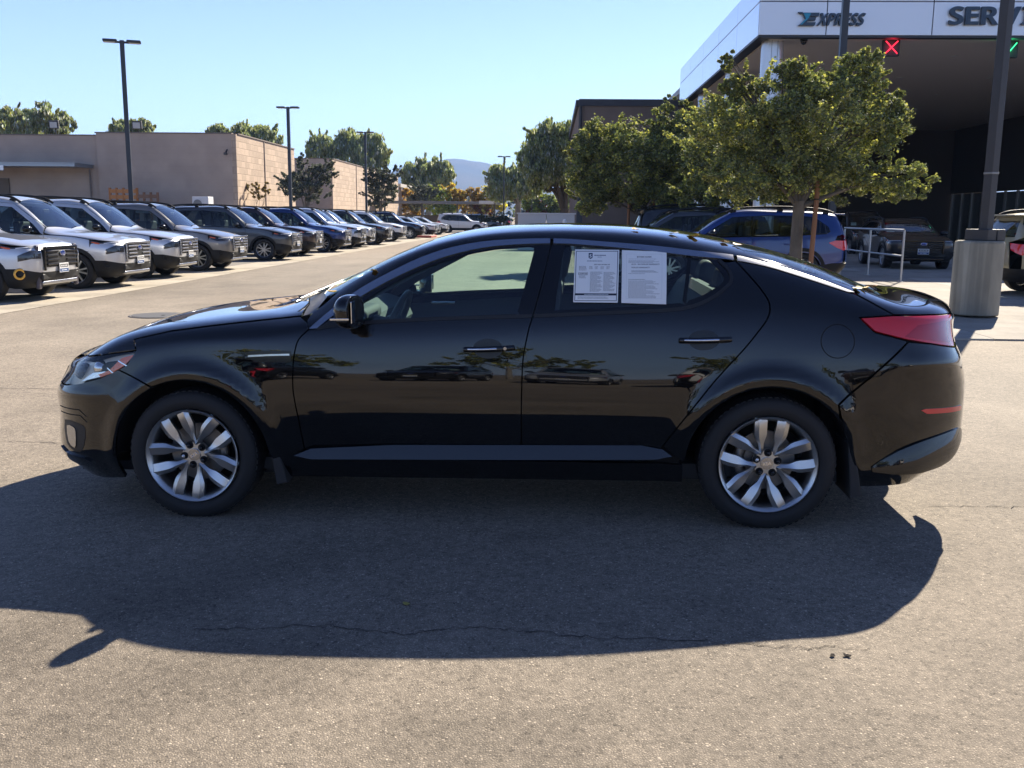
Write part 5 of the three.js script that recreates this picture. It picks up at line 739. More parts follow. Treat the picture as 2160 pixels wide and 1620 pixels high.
const PAINTS = { silver: P(.60, .62, .65, { metalness: .55, roughness: .33, clearcoat: 1, clearcoatRoughness: .03 }), pale: P(.50, .54, .60, { metalness: .5, roughness: .33, clearcoat: 1, clearcoatRoughness: .03 }), taupe: P(.19, .185, .18, { metalness: .45, roughness: .35, clearcoat: 1, clearcoatRoughness: .03 }), grey: P(.075, .08, .085, { metalness: .45, roughness: .35, clearcoat: 1, clearcoatRoughness: .03 }), charcoal: P(.04, .042, .045, { metalness: .4, roughness: .35, clearcoat: 1, clearcoatRoughness: .03 }), maroon: P(.035, .02, .024, { metalness: .4, roughness: .35, clearcoat: 1, clearcoatRoughness: .03 }), blue: P(.015, .04, .16, { metalness: .45, roughness: .32, clearcoat: 1, clearcoatRoughness: .03 }), navy: P(.012, .018, .045, { metalness: .35, roughness: .32, clearcoat: 1, clearcoatRoughness: .03 }), white: P(.72, .72, .71, { roughness: .4, clearcoat: 1, clearcoatRoughness: .04 }), sand: P(.30, .27, .17, { metalness: .3, roughness: .38, clearcoat: 1, clearcoatRoughness: .03 }), black: P(.008, .008, .009, { roughness: .3, clearcoat: 1, clearcoatRoughness: .03 }), cobalt: P(.006, .035, .19, { metalness: 0, roughness: .32, clearcoat: 1, clearcoatRoughness: .03 }) };
const GOLD = M(.75, .42, .08, { roughness: .35, metalness: .4 });
const protoTrail = buildSuv('parked_car', { boxy: true, grille: GLOSS_BLACK, ring: GOLD, extra: (t, L, X, Y, o, F) => { part(t, 'hood_decal', panel(L, F([{ a: -.45, l: 9.6 }, { a: .35, l: 9.6 }, { a: .3, l: 11 }, { a: -.5, l: 11 }]), { ...o('both'), off: .002, inset: 0, skirt: 0 }), M(.025, .025, .028, { roughness: .55 }), 'matt black hood decal'); for (const s of [-1, 1]) part(t, 'grille_post', rbx(.06, .72, .10, X(-.80), Y(.58), s * .62, .02), M(.07, .065, .085, { roughness: .3, metalness: .5 })); } });
const protoBoxy = buildSuv('parked_car', { boxy: true });
const protoSuv = buildSuv('parked_car', { sx: .97, sy: .985, sc: 1.20, nose: .10 });
const protoHatch = buildSuv('parked_car', { sx: .96, sy: .92, sc: 1.08, nose: .10, rail: CLAD });
const protoLow = buildSuv('parked_car', { sx: .95, sy: .85, sc: .98, nose: .10, rail: CLAD });
const GRP = 'crossovers parked side by side along the lot';
// the row on the left: [far front corner's distance along the lot, body, paint, label]
const ROW = [
  [17.0, protoTrail, 'silver', 'silver crossover with black hood decal and yellow fog lamp ring, nearest in the left row'],
  [20.1, protoBoxy, 'silver', 'silver boxy crossover with bright grille bars, right behind the one with the black hood decal'],
  [23.2, protoBoxy, 'silver', 'silver boxy crossover third in the left row, beside the taupe grey one'],
  [26.4, protoSuv, 'taupe', 'taupe grey crossover with chrome grille beside an open space, fourth in the left row'],
  [32.4, protoSuv, 'grey', 'dark grey crossover whose whole front wheel shows beside the open space'],
  [36.1, protoSuv, 'maroon', 'near black maroon crossover parked between the dark grey and the bright blue one'],
  [40.0, protoSuv, 'blue', 'bright blue crossover beside the maroon one in the left row'],
  [44.1, protoBoxy, 'pale', 'pale blue silver crossover just past the bright blue one'],
  [46.6, protoSuv, 'silver', 'silver crossover half hidden behind the pale blue silver one'],
  [50.4, protoSuv, 'charcoal', 'charcoal crossover parked beside the white one in the left row'],
  [57.0, protoSuv, 'white', 'white crossover with black wheel arches in the left row'],
  [64.5, protoSuv, 'navy', 'navy blue crossover next to the red kerbed island'],
  [71.0, protoLow, 'white', 'low white car just past the red kerbed island'],
  [75.0, protoLow, 'silver', 'low silver car second past the red kerbed island'],
  [79.0, protoLow, 'white', 'low white car third past the red kerbed island'],
];
const used = new Set();
function place(proto, paintName, label, pos, turn, group, extra) { let o; if (!used.has(proto)) { used.add(proto); o = proto; o.position.set(...pos); o.rotation.y = turn; scene.add(o); tag(o, label, 'car', group); } else { o = proto.clone(); o.name = numbered('parked_car'); o.userData = {}; tag(o, label, 'car', group); o.position.set(...pos); o.rotation.set(0, turn, 0); scene.add(o); } o.userData.paint = paintName; return o; }
const toPaint = [];
ROW.forEach(([q, proto, c, label], i) => toPaint.push([place(proto, c, label, site(-8.37 - .895 + (i < 2 ? 0 : .14 * Math.sin(i * 2.3)), q - .92), Math.PI - TH + (i < 2 ? 0 : .022 * Math.sin(i * 4.1)), GRP), c]));
// the cars on the right, behind the trees and under the canopy
const RG = 'cars parked by the service building';
const right = (proto, c, label, p, q, turn, y = 0) => toPaint.push([place(proto, c, label, site(p, q, y), turn - TH, RG), c]);
right(protoHatch, 'cobalt', 'dark blue crossover behind the young oak with the wooden stake', 2.45, 20.6, 0, .10);
right(protoHatch, 'grey', 'dark grey crossover with a sky blue windscreen, beyond the dark blue one', 1.7, 23.9, 0, .10);
right(protoSuv, 'charcoal', 'black wagon with its tail to the left, behind the far oak trunks', 6.0, 27.5, Math.PI, .08);
right(protoHatch, 'sand', 'sand coloured crossover at the right edge behind the concrete pier', 12.25, 18.9, Math.PI, .10);
right(protoLow, 'black', 'black car facing the camera beyond the handrail', 10.6, 28.3, 1.48, .10);
right(protoHatch, 'silver', 'silver car seen from behind inside the service drive', 19.5, 42.5, -Math.PI / 2, .10);
right(protoSuv, 'black', 'black crossover in the shade behind the black car', 13.2, 40, Math.PI / 2, .10);
// far end of the lot
const FG = 'cars at the far end of the lot';
const far = (proto, c, label, p, q, turn) => toPaint.push([place(proto, c, label, site(p, q), turn - TH, FG), c]);
far(protoBoxy, 'white', 'white crossover side on at the far end of the lot', -6.7, 88, Math.PI);
far(protoSuv, 'charcoal', 'dark car just behind the white crossover side on', -5.6, 96, Math.PI);
far(protoSuv, 'grey', 'grey car seen from behind at the far end beside the hedge', -7.8, 112, -Math.PI / 2);
far(protoSuv, 'black', 'black car far off left of the white fence', -5.6, 116, -Math.PI / 2);
// more of the lot behind the photographer, seen only as reflections in the sedan
const BG = 'cars across the lot behind the camera';
[['white', -11], ['charcoal', -7.6], ['black', -4.4], ['silver', -1.1], ['white', 2.1], ['maroon', 5.4], ['grey', 8.7], ['white', 12.1]].forEach(([c, x], i) => toPaint.push([place(i % 2 ? protoSuv : protoHatch, c, ['white car behind the camera at the left end', 'charcoal car behind the camera', 'black car behind the camera', 'silver car behind the camera', 'white car right behind the camera', 'maroon car behind the camera', 'grey car behind the camera', 'white car behind the camera at the right end'][i], [x, 0, 12.5], (i % 3 === 1 ? .5 : -.5) * Math.PI + .05, BG), c]));
for (const [o, c] of toPaint) { delete o.userData.paint; repaint(o, PAINTS[c], c === 'black' ? new Map([[SATIN, GLOSS_BLACK]]) : null); }
// ---------- trees and shrubs: tapered trunk with limbs, leaves set out clump by clump
function foliage(seed, lobes, o) {
  const r = rng(seed), pos = [], nor = [], cl = [], idx = [], g = () => (r() + r() + r() - 1.5) * .82;
  const { clumps = 14, per = 60, size = .06, long = 1.5, spread = .34, droop = 0, shade = [.07, .085, .028], tip = [.15, .14, .03], tips = .25, shoots = .15 } = o;
  for (const [cx, cy, cz, rx, ry, rz, dens = 1] of lobes) {
    const n = Math.round(clumps * dens);
    for (let k = 0; k < n; k++) {
      let d; do { d = [r() * 2 - 1, r() * 2 - 1, r() * 2 - 1]; } while (Math.hypot(...d) > 1 || Math.hypot(...d) < .1); const L = Math.hypot(...d), rad = .25 + .72 * Math.pow(r(), .55); d = d.map(x => x / L);
      const shoot = r() < shoots, c = [cx + d[0] * rx * rad, cy + d[1] * ry * rad, cz + d[2] * rz * rad], s = spread * (.7 + .6 * r()) * Math.min(rx, ry), ex = shoot ? [d[0] * s * 1.9, Math.abs(d[1]) * s * 1.2 + s * .6, d[2] * s * 1.9] : null, tone = .72 + .5 * r(), m = Math.round(per * (.6 + .8 * r()));
      for (let q = 0; q < m; q++) {
        const t = r(); let x, y, z;
        if (shoot) { x = c[0] + ex[0] * t + g() * s * .22; y = c[1] + ex[1] * t + g() * s * .22; z = c[2] + ex[2] * t + g() * s * .22; }
        else { x = c[0] + g() * s; y = c[1] + g() * s * .8 - droop * t * s * 2.2; z = c[2] + g() * s; }
        const N = new THREE.Vector3(g(), g() + .5, g()).normalize(), T = new THREE.Vector3(g(), g() - droop * 1.6, g()).cross(N).normalize(), B = new THREE.Vector3().crossVectors(N, T);
        if (droop) { B.set(g() * .5, -1, g() * .5).normalize(); T.crossVectors(B, N).normalize(); }
        const w = size * (.6 + .7 * r()), h = w * long, b = pos.length / 3;
        for (const [a, e, f] of [[0, -.5, 0], [.5, 0, .12], [0, .5, 0], [-.5, 0, .12]]) { pos.push(x + T.x * a * w + B.x * e * h + N.x * f * w, y + T.y * a * w + B.y * e * h + N.y * f * w, z + T.z * a * w + B.z * e * h + N.z * f * w); nor.push(N.x, N.y, N.z); }
        idx.push(b, b + 1, b + 2, b, b + 2, b + 3);
        const young = r() < tips * (shoot ? 1.8 : 1) ? r() : 0, v = tone * (.8 + .4 * r());
        const C = [0, 1, 2].map(i => (shade[i] + (tip[i] - shade[i]) * young) * v); for (let e = 0; e < 4; e++) cl.push(...C);
      }
    }
  }
  const G = new THREE.BufferGeometry(); G.setAttribute('position', new THREE.Float32BufferAttribute(pos, 3)); G.setAttribute('normal', new THREE.Float32BufferAttribute(nor, 3)); G.setAttribute('color', new THREE.Float32BufferAttribute(cl, 3)); G.setAttribute('uv', new THREE.Float32BufferAttribute(new Float32Array(pos.length / 3 * 2), 2)); G.setIndex(idx); return G;
}
const LEAF = P(1, 1, 1, { vertexColors: true, roughness: .55, side: THREE.DoubleSide }), LEAF_SOFT = P(1, 1, 1, { vertexColors: true, roughness: .95, transmission: .5, thickness: 0, side: THREE.DoubleSide }), LEAF_THIN = P(1, 1, 1, { vertexColors: true, roughness: .95, transmission: .6, thickness: 0, side: THREE.DoubleSide });
const BARK_TEX = dataTex(256, 512, (i, j) => { const v = .22 + .16 * (fbm(i / 256 * 10, j / 512 * 5, 101, 4, 5) - .5) + .06 * (fbm(i / 256 * 30, j / 512 * 60, 103, 2, 30) - .5); return lin2s([v, v * .88, v * .74]); }, { srgb: true });
const BARK_OAK = M(.55, .52, .48, { map: BARK_TEX, roughness: .95 }), BARK = M(1, 1, 1, { map: BARK_TEX, roughness: .95 }), BARK_DARK = M(.35, .33, .31, { map: BARK_TEX, roughness: .95 });
function limbs(seed, base, r0, h, lobes, fork = .75) { // trunk with a limb bending into every lobe
  const r = rng(seed), gs = [], top = [base[0] + (r() - .5) * .1, base[1] + h, base[2] + (r() - .5) * .1];
  const taper = (pts, a, b) => { const c = new THREE.CatmullRomCurve3(pts.map(p => new THREE.Vector3(...p))), n = 14, g = new THREE.TubeGeometry(c, n, 1, 9, false), p = g.attributes.position, cs = c.getSpacedPoints(n); for (let i = 0; i <= n; i++) { const R0 = a + (b - a) * i / n; for (let k = 0; k <= 9; k++) { const q = i * 10 + k, o = c.getPointAt(i / n); p.setXYZ(q, o.x + (p.getX(q) - o.x) * R0, o.y + (p.getY(q) - o.y) * R0, o.z + (p.getZ(q) - o.z) * R0); } } g.computeVertexNormals(); return g; };
  gs.push(taper([base, [base[0] + (r() - .5) * r0, base[1] + h * .5, base[2]], top], r0 * 1.08, r0 * .85));
  for (const l of lobes) { const m = [(top[0] * .6 + l[0] * .4) + (r() - .5) * .2, top[1] * .45 + l[1] * .55, (top[2] * .6 + l[2] * .4)]; gs.push(taper([[top[0], top[1] - r0, top[2]], m, [l[0], l[1] + l[4] * .4, l[2]]], r0 * fork * .6, r0 * .09)); for (let k = 0; k < 3; k++) { const d = [r() - .5, r() - .3, r() - .5]; gs.push(taper([m, [m[0] + d[0] * l[3], m[1] + d[1] * l[4], m[2] + d[2] * l[5]], [l[0] + d[0] * l[3] * 1.1, l[1] + d[1] * l[4] * 1.1, l[2] + d[2] * l[5] * 1.1]], r0 * .16, r0 * .04)); } }
  return join(gs);
}
function tree(name, label, cat, p, q, y0, seed, trunk, lobes, o, group) {
  const t = thing(name, label, cat, site(p, q, y0), -TH, group);
  if (trunk) part(t, 'trunk', limbs(seed + 1, [trunk[2] || 0, 0, 0], trunk[0], trunk[1], lobes, trunk[3]), o.bark || BARK);
  part(t, name.includes('tree') ? 'crown' : 'foliage', foliage(seed, lobes, o), o.mat || LEAF_SOFT); return t;
}
const OAK = { clumps: 112, per: 110, size: .046, long: 1.35, spread: .25, shade: [.15, .185, .045], tip: [.62, .60, .12], tips: .40, shoots: .2, bark: BARK_OAK };
const OG = 'young staked oaks before the service building';
tree('oak_tree', 'large young oak with a pale trunk and one wooden stake, nearest tree at right', 'tree', 4.42, 17.3, .06, 201, [.115, 1.75],
  [[.38, 2.95, 0, 1.2, 1.0, 1.1, 1.8], [.88, 3.86, .1, .42, .44, .5, .5], [1.35, 3.35, 0, .34, .35, .4, .35], [1.62, 2.1, .1, .68, .36, .6, .6], [-.95, 3.1, -.1, .95, .82, .9, 1.1], [-.75, 2.15, 0, 1.05, .5, .9, 1.0], [.3, 2.1, -.2, 1.1, .45, .9, .8], [1.4, 3.05, 0, .40, .5, .5, .45], [-1.38, 4.1, -.1, .14, .24, .14, .14], [-1.2, 3.7, -.1, .3, .25, .3, .3], [-.2, 3.8, 0, .5, .4, .5, .35]], OAK, OG);
tree('oak_tree', 'smaller young oak between two wooden stakes, left of the largest oak', 'tree', 2.60, 28, .05, 221, [.10, 1.6],
  [[.0, 3.0, 0, 1.65, 1.1, 1.4, 2.2], [-1.45, 3.0, .1, .75, .95, .7, 1.2], [-1.4, 2.0, 0, .65, .5, .6, .7], [-.9, 3.5, 0, .95, .75, .8, 1.0], [1.3, 3.35, 0, 1.2, 1.05, 1.0, 1.5], [-1.4, 2.5, .1, .75, .65, .7, .8], [1.3, 2.15, 0, .95, .6, .9, .8], [.75, 4.15, 0, .75, .42, .6, .5], [-1.95, 3.35, .1, .4, .16, .3, .16], [.1, 2.1, 0, 1.2, .5, 1.0, .8], [.72, 4.65, 0, .2, .22, .2, .1], [1.2, 4.6, 0, .2, .2, .2, .1]], { ...OAK, size: .062, clumps: 84 }, OG);
tree('oak_tree', 'young oak in the middle, partly hidden between the other two', 'tree', 4.6, 24.2, .06, 231, [.10, 1.7],
  [[-.3, 2.9, 0, 1.25, 1.0, 1.0, 1.7], [.5, 3.5, 0, .95, .8, .8, 1.0], [-.7, 2.1, 0, 1.0, .5, .8, .9], [.5, 2.3, 0, .9, .5, .8, .7]], { ...OAK, size: .058, clumps: 84 }, OG);
const WOOD = M(.25, .12, .06, { roughness: .85 });
const stake = (label, p, q, h, lean) => { const t = thing('tree_stake', label, 'stake', site(p, q, .05), -TH, 'wooden stakes beside the oaks'); part(t, 'pole', bar([0, 0, 0], [lean, h, 0], .042, 10), WOOD); part(t, 'tie', new THREE.TorusGeometry(.05, .012, 6, 14).rotateX(Math.PI / 2).translate(lean * .85, h * .85, 0), TRIM_BLACK); };
stake('reddish wooden stake beside the trunk of the largest oak', 4.62, 17.2, 2.1, .06); stake('wooden stake left of the smaller oak trunk', 2.23, 27.9, 2.0, .02); stake('wooden stake right of the smaller oak trunk', 2.99, 27.9, 2.0, -.02);
// willowy trees farther off
const WIL = { clumps: 60, per: 80, size: .17, long: 2.4, spread: .24, droop: .35, shade: [.27, .33, .12], tip: [.52, .52, .18], tips: .4, shoots: .08, mat: LEAF_THIN };
const WG2 = 'willowy trees beyond the lot';
const lob = (k, cx, cy, list) => list.map(([x, y, rx, ry, d]) => [(x - cx) * k, (cy - y) * k, ((x * 7919) % 13 / 13 - .5) * rx * k, rx * k, ry * k, rx * k * .9, d ?? 1]);
const wil = (label, px, q, seed, tr, list, o = {}) => { const k = q / 2000, p = (px - 1160) * k; tree('willow_tree', label, 'tree', p, q, 0, seed, tr, lob(k, px, 458 + 1.475 / k, list), { ...WIL, size: .0017 * q, ...o }, WG2); };
wil('broad tree crown over the low roof at the far left edge', 75, 100, 301, [.4, 6], [[30, 268, 45, 34, 1.3], [100, 262, 48, 30, 1.3], [130, 278, 30, 22, .7], [75, 300, 85, 40, 1.2]], { tip: [.30, .27, .06], tips: .5 });
wil('tree top showing over the parapet behind the tall lamp post', 285, 100, 311, [.35, 6], [[262, 282, 26, 16], [310, 280, 26, 16], [285, 310, 60, 34]]);
wil('row of foliage over the corner of the beige building', 525, 108, 321, [.35, 6], [[470, 292, 32, 20, .8], [520, 292, 40, 24, 1.2], [570, 300, 34, 26, 1], [530, 330, 80, 40, 1.2]]);
wil('large round tree behind the farther block building', 740, 138, 331, [.5, 6], [[688, 325, 42, 34, 1], [755, 315, 50, 36, 1.5], [795, 330, 32, 40, 1], [745, 360, 78, 45, 1.4]]);
wil('round tree left of the hills', 905, 148, 341, [.45, 5], [[900, 362, 42, 30, 1.2], [935, 375, 26, 32, .9], [872, 378, 26, 28, .8], [905, 400, 52, 35, 1.2]]);
wil('smaller round tree with a dark forked trunk, left of the tallest willowy tree', 1092, 98, 351, [.32, 3.0, 0, .9], [[1060, 375, 32, 30, 1.1], [1092, 372, 30, 24, .9], [1050, 400, 26, 32, .8], [1115, 395, 26, 26, .7], [1085, 405, 36, 22, .6]]);
wil('tallest willowy tree with a thick forked trunk beside the brown building', 1188, 80, 361, [.42, 2.2, 0, .95], [[1160, 300, 52, 40, 1.5], [1128, 335, 36, 46, 1.2], [1185, 310, 40, 44, 1.2], [1150, 360, 50, 36, 1.2], [1195, 365, 34, 30, .8], [1135, 385, 28, 26, .5]], { size: .12, bark: BARK_DARK, clumps: 110, shade: [.22, .28, .08], tip: [.5, .5, .15] });
// dark shrubby trees before the sunlit walls
const SHB = { clumps: 60, per: 50, size: .13, long: 1.4, spread: .22, shade: [.085, .10, .06], tip: [.2, .21, .12], tips: .3, shoots: .42 };
const shr = (name, label, px, q, seed, tr, list, o) => { const k = q / 2000, p = (px - 1160) * k; tree(name, label, name.includes('tree') ? 'tree' : 'shrub', p, q, 0, seed, tr, lob(k, px, 458 + 1.475 / k, list), { ...SHB, size: .0017 * q, ...o }, 'shrubs and small trees along the lot'); };
shr('shrubby_tree', 'dark ragged small tree before the sunlit block wall, left of two', 648, 57, 401, [.12, 1.6], [[650, 380, 44, 32, 1.4], [620, 395, 34, 26, .9], [690, 372, 28, 22, .7], [655, 410, 60, 24, 1.2], [640, 350, 14, 20, .3], [700, 352, 12, 12, .2]]);
shr('shrubby_tree', 'dark ragged small tree before the farther block wall, right of two', 805, 74, 411, [.12, 1.6], [[800, 392, 32, 30, 1.2], [825, 378, 24, 26, .8], [810, 420, 40, 24, 1.1], [780, 375, 14, 16, .3], [845, 365, 12, 14, .2]]);
shr('shrubby_tree', 'grey green small tree before the autumn shrubs', 895, 118, 421, [.14, 2], [[895, 415, 26, 26, 1], [880, 430, 22, 18, .7], [915, 405, 12, 14, .3]], { size: .2 });
shr('shrub', 'sparse yellow shrub at the foot of the sunlit wall', 548, 62, 431, [.04, .8], [[548, 412, 22, 16, .5], [530, 400, 10, 14, .2], [566, 405, 8, 18, .2]], { shade: [.20, .15, .03], tip: [.4, .26, .04], shoots: .6, per: 30 });
const AUT = { size: .26, clumps: 30, per: 46, shoots: .15, spread: .3 };
[[868, 424, 20, 22, 'orange shrub at the left of the autumn foliage', [.26, .13, .02], [.42, .2, .03]], [928, 418, 28, 24, 'yellow green shrub in the autumn foliage', [.16, .17, .03], [.34, .28, .04]], [962, 412, 22, 20, 'orange and yellow shrub behind the white side-on car', [.30, .15, .02], [.42, .26, .03]], [1002, 420, 28, 24, 'orange brown shrub below the hills', [.26, .13, .03], [.36, .2, .03]], [1038, 414, 22, 22, 'golden shrub left of the small round tree', [.30, .20, .02], [.42, .3, .04]], [1020, 438, 14, 13, 'dark red shrub above the grey car', [.16, .04, .03], [.26, .07, .04]], [1128, 436, 20, 16, 'pinkish red shrub between the two forked trees', [.22, .06, .05], [.36, .12, .09]], [1110, 420, 24, 26, 'yellow green shrub behind the forked trees', [.15, .15, .03], [.3, .26, .05]], [1160, 432, 24, 20, 'olive shrub behind the thick forked trunk', [.12, .12, .03], [.24, .22, .05]], [1205, 425, 22, 26, 'bright olive shrub beside the brown building', [.14, .14, .03], [.28, .25, .05]]].forEach(([x, y, rx, ry, lab, a, b], i) => shr('shrub', lab, x, 128, 441 + i * 7, [.1, 1], [[x - rx * .3, y, rx, ry, 1], [x + rx * .5, y + 10, rx * .8, ry, .8], [x, y + ry * 1.1, rx * 1.3, ry, .8]], { ...AUT, mat: LEAF_THIN, shade: a.map((v, q) => v * [1.5, 1.9, 1.5][q]), tip: b.map((v, q) => v * [1.5, 1.9, 1.5][q]), tips: .55 }));
shr('hedge', 'low dark green hedge before the far parked cars', 1036, 72, 521, null, [[1020, 462, 14, 9, .6], [1040, 461, 16, 10, .7], [1060, 462, 14, 9, .6]], { size: .1, clumps: 36, shoots: .1, shade: [.06, .085, .035] });
{ // a line of far conifers that reads as one mass
  const r = rng(77), l = []; for (let i = 0; i < 60; i++) { const x = -50 + i * 3.4 + r() * 2; l.push([x, 3 + r() * 2, -(r() * 20), 1.8 + r() * 1.2, 4.5 + r() * 4, 2, 1]); }
  const g = foliage(78, l, { clumps: 12, per: 26, size: .8, long: 1.5, spread: .35, shade: [.06, .085, .065], tip: [.1, .12, .08], tips: .2, shoots: 0 }); const m = struct('tree_line', g, LEAF_SOFT, 'dark far line of trees under the hills', 'trees'); m.userData.kind = 'stuff'; m.position.set(...site(0, 330)); m.rotation.y = -TH;
}
{ // hills
  const pos = [], idx = [], cl = [], nx = 300, nz = 40; for (let j = 0; j <= nz; j++) for (let i = 0; i <= nx; i++) {
    const x = -7000 + 14000 * i / nx, t = j / nz, z = -3000 - 4000 * t, az = x / -z;
    const env = Math.exp(-Math.pow((az + .05) / .085, 2)) * .72 + .30 + .12 * Math.exp(-Math.pow((az + .115) / .03, 2)), h = 395 * env * Math.sin(Math.PI * Math.min(1, t * .62)) * (.78 + .5 * (fbm(x / 900, z / 900, 111, 6) - .45)) * smooth(0, .12, t);
    pos.push(x, h - 4, z); const v = fbm(x / 260, z / 260, 115, 4), w = smooth(.45, .62, v); cl.push(.045 + .03 * (1 - w), .055 + .015 * (1 - w), .045 + .005 * (1 - w)); }
  for (let j = 0; j < nz; j++) for (let i = 0; i < nx; i++) { const a = j * (nx + 1) + i; idx.push(a, a + 1, a + nx + 1, a + 1, a + nx + 2, a + nx + 1); }
  const g = new THREE.BufferGeometry(); g.setAttribute('position', new THREE.Float32BufferAttribute(pos, 3)); g.setAttribute('color', new THREE.Float32BufferAttribute(cl, 3)); g.setIndex(idx); g.computeVertexNormals(); struct('hills', g, M(1, 1, 1, { vertexColors: true, roughness: 1 }), 'hazy blue hills on the horizon', 'hills');
}
// dark trees behind the photographer, seen only in the sedan's paint
{ const B = [-13, -4.5, 4, 13]; B.forEach((x, i) => { const t = thing('oak_tree', ['dark tree behind the camera, leftmost of four', 'dark tree behind the camera, second from the left', 'dark tree behind the camera, third from the left', 'dark tree behind the camera, rightmost of four'][i], 'tree', [x, 0, 24 + i % 2 * 3]); const l = [[0, 3.4, 0, 2.4, 1.5, 2, 1], [-1.6, 2.8, 0, 1.6, 1, 1.6, .7], [1.7, 2.9, 0, 1.6, 1.1, 1.6, .7]]; part(t, 'trunk', limbs(601 + i, [0, 0, 0], .14, 1.8, l), BARK); part(t, 'crown', foliage(611 + i, l, { ...OAK, clumps: 22, per: 46, size: .2, spread: .34 }), LEAF_SOFT); }); }
const LEAFLIST = [[2.172, 1.408, .489, .045, 'orange', 'small orange leaf on the sedan roof edge, foremost of the row'], [2.364, 1.387, .497, .05, 'pale', 'pale curled leaf on the sedan roof edge'], [2.46, 1.373, .49, .062, 'yellow', 'bright yellow leaf on the sedan roof, biggest of the row'], [2.618, 1.345, .487, .05, 'orange', 'orange leaf at the top of the sedan rear window'], [2.68, 1.331, .491, .055, 'brown', 'brownish leaf at the top corner of the rear window, rearmost of the roof row'], [3.23, 1.128, .655, .06, 'olive', 'olive yellow leaf in the corner between rear window and boot lid, left of the heap'], [3.27, 1.128, .60, .055, 'yellow', 'yellow leaf in the heap at the foot of the rear window'], [3.33, 1.122, .50, .06, 'brown', 'curled brown leaf in the heap at the foot of the rear window'], [3.38, 1.117, .36, .06, 'orange', 'orange brown leaf at the right end of the heap below the rear window'], [.878, 1.209, .651, .05, 'yellow', 'yellow leaf high on the windscreen edge'], [.66, 1.103, .633, .05, 'yellow', 'yellow leaf low on the windscreen'], [.50, 1.05, .56, .05, 'pale', 'pale leaf by the wiper at the windscreen foot']];
// ---------- papers in the rear window, fallen leaves, small stuff on the ground
function paper(draw, w = 680, h = 880) { const c = document.createElement('canvas'); c.width = w; c.height = h; const g = c.getContext('2d'); g.fillStyle = '#f4f4f2'; g.fillRect(0, 0, w, h); draw(g, w, h); const t = new THREE.CanvasTexture(c); t.colorSpace = THREE.SRGBColorSpace; return t; }
const scribble = (g, r, x, y, w, n, lh, ink = '#333', lw = 4) => { g.fillStyle = ink; for (let i = 0; i < n; i++) { let q = x; const end = x + w * (i % 5 === 4 ? .55 : .75 + .25 * r()); while (q < end) { const k = 6 + r() * 22; g.fillRect(q, y + i * lh, Math.min(k, end - q), lw); q += k + 5; } } };
const SHEET1 = paper((g, w, h) => { const r = rng(5); g.strokeStyle = '#1b2a3c'; g.lineWidth = 9; g.strokeRect(22, 22, w - 44, h - 54); g.fillStyle = '#16324f'; g.beginPath(); g.moveTo(212, 52); g.lineTo(272, 52); g.lineTo(272, 132); g.lineTo(242, 154); g.lineTo(212, 132); g.closePath(); g.fill(); g.fillStyle = '#fff'; g.font = 'bold 76px sans-serif'; g.textAlign = 'center'; g.fillText('S', 242, 128); g.fillStyle = '#2b4a6b'; scribble(g, r, 300, 84, 190, 1, 10, '#3b4f68', 14); scribble(g, r, 350, 116, 80, 1, 10, '#6a7788', 8); scribble(g, r, 190, 182, 310, 1, 10, '#2a3a50', 10); g.fillStyle = '#222'; g.font = 'bold 25px sans-serif'; g.fillText('2015 KIA OPTIMA EX', 420, 256); scribble(g, r, 70, 275, 125, 4, 20, '#333', 7); g.font = 'bold 36px sans-serif'; g.fillStyle = '#1c1c1c'; g.fillText('CARFAX', 134, 414); g.strokeStyle = '#222'; g.lineWidth = 3; g.strokeRect(66, 378, 136, 44); scribble(g, r, 74, 435, 115, 3, 16, '#444', 6); for (const x of [228, 312, 400, 490]) scribble(g, r, x, 278, 60, 3, 18, '#555', 6); scribble(g, r, 246, 368, 190, 24, 14, '#444', 5); scribble(g, r, 450, 372, 185, 23, 14, '#444', 5); g.fillStyle = '#1b2a3c'; g.fillRect(22, 726, w - 44, 34); scribble(g, r, 165, 738, 380, 1, 10, '#e8eef5', 10); scribble(g, r, 66, 780, 560, 3, 14, '#8a8f98', 6); });
const SHEET2 = paper((g, w, h) => { const r = rng(6); g.strokeStyle = '#b8bcc4'; g.lineWidth = 2; g.strokeRect(70, 60, w - 140, h - 140); g.fillStyle = '#222'; g.textAlign = 'center'; g.font = 'bold 32px sans-serif'; g.fillText('BUYERS GUIDE', w / 2, 118); g.textAlign = 'left'; scribble(g, r, 100, 140, 480, 1, 10, '#444', 4); scribble(g, r, 100, 170, 480, 3, 16, '#555', 5); g.font = 'bold 30px sans-serif'; g.fillText('AS IS - NO DEALER WARRANTY', 145, 242); g.fillText('\u2713', 100, 240); g.fillText('DEALER WARRANTY', 145, 296); scribble(g, r, 145, 335, 440, 3, 13, '#555', 5); scribble(g, r, 100, 385, 320, 1, 13, '#555', 5); scribble(g, r, 100, 480, 300, 1, 13, '#555', 7); scribble(g, r, 100, 505, 490, 18, 16.5, '#444', 5); });
function onSedan(o) { o.position.copy(sedan.position); o.rotation.order = 'YZX'; o.rotation.set(sedan.rotation.x, sedan.rotation.y, sedan.rotation.z); return o; }
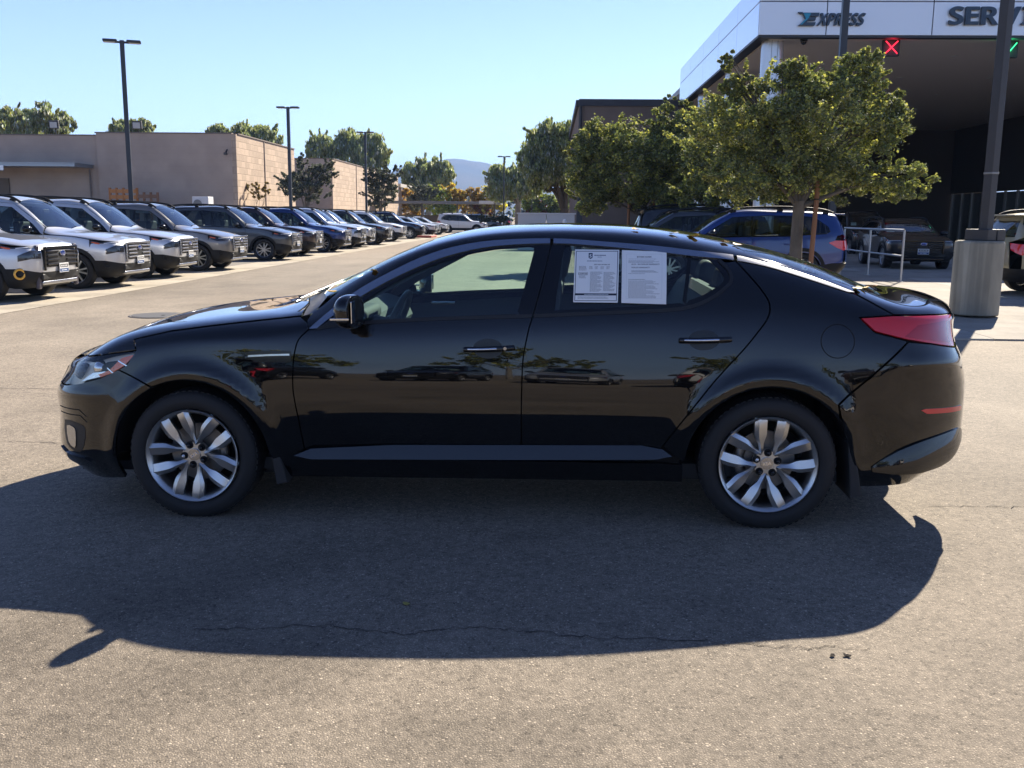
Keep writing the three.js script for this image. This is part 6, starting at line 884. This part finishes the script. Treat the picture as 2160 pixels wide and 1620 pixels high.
for (const [tex, pts, lab] of [[SHEET1, [[1.874, 1.318], [2.087, 1.316], [2.077, 1.076], [1.868, 1.077]], 'printed vehicle report sheet with a dark border and shield, left sheet in the rear window'], [SHEET2, [[2.100, 1.315], [2.313, 1.308], [2.303, 1.070], [2.094, 1.075]], 'white buyers guide sheet, right sheet in the rear window']]) {
  const g = panel(KIA, pts, { off: .0035, skirt: .001, du: .06, dv: .05 }), p = g.attributes.position, u = g.attributes.uv;
  for (let i = 0; i < p.count; i++) { const y = (p.getY(i) - pts[3][1]) / (pts[0][1] - pts[3][1]), xl = pts[3][0] + (pts[0][0] - pts[3][0]) * y, xr = pts[2][0] + (pts[1][0] - pts[2][0]) * y; u.setXY(i, (p.getX(i) - xl) / (xr - xl), y); }
  const m = onSedan(new THREE.Mesh(g, M(.86, .87, .88, { map: tex, roughness: .8 }))); m.name = numbered('paper_sheet'); tag(m, lab, 'paper', 'papers in the sedan window'); m.castShadow = m.receiveShadow = true; scene.add(m);
}
sedan.updateMatrixWorld(true);
const leafGeo = seed => { const r = rng(seed), s = new THREE.Shape(), n = 12; for (let i = 0; i <= n; i++) { const t = i / n * 2 * Math.PI, q = (1 + .18 * Math.sin(5 * t) + .1 * r()) * .5; i ? s.lineTo(q * Math.cos(t), q * .7 * Math.sin(t)) : s.moveTo(q * Math.cos(t), q * .7 * Math.sin(t)); } const g = new THREE.ExtrudeGeometry(s, { depth: .04, bevelEnabled: false, curveSegments: 2 }).rotateX(-Math.PI / 2), p = g.attributes.position; for (let i = 0; i < p.count; i++) p.setY(i, p.getY(i) + .5 * p.getX(i) * p.getX(i) + .35 * p.getZ(i) * p.getZ(i)); g.computeVertexNormals(); return g; };
const LEAF_COL = { orange: M(.55, .22, .02), yellow: M(.62, .38, .02), pale: M(.6, .58, .5), brown: M(.24, .12, .03), olive: M(.3, .26, .06), dark: M(.02, .014, .01, { roughness: 1 }) };
const fallen = (label, v, size, c, seed) => { const m = new THREE.Mesh(leafGeo(seed), LEAF_COL[c]); m.name = numbered('fallen_leaf'); m.position.copy(v); m.scale.setScalar(size); m.rotation.set(.1 * Math.sin(seed), seed * 1.7, .15 * Math.cos(seed * 3)); m.castShadow = m.receiveShadow = true; tag(m, label, 'leaf', 'fallen leaves'); scene.add(m); };
const carPt = (a, y, w) => sedan.localToWorld(new THREE.Vector3(a, y + .004, w));
LEAFLIST.forEach(([a, y, w, s, c, lab], i) => fallen(lab, carPt(a, y, w), s, c, i + 3));
fallen('pale green leaf on the asphalt in the middle of the sedan shadow', new THREE.Vector3(-.40, swell(-.4, -3.46) + .003, -3.46), .03, 'olive', 31);
fallen('dark dried leaf on the asphalt at the right end of the shadow, left of two', new THREE.Vector3(1.10, swell(1.1, -3.05) + .003, -3.02), .022, 'dark', 32);
fallen('dark dried leaf on the asphalt at the right end of the shadow, right of two', new THREE.Vector3(1.15, swell(1.15, -3.05) + .003, -3.02), .026, 'dark', 33);
renderer.render(scene, camera);
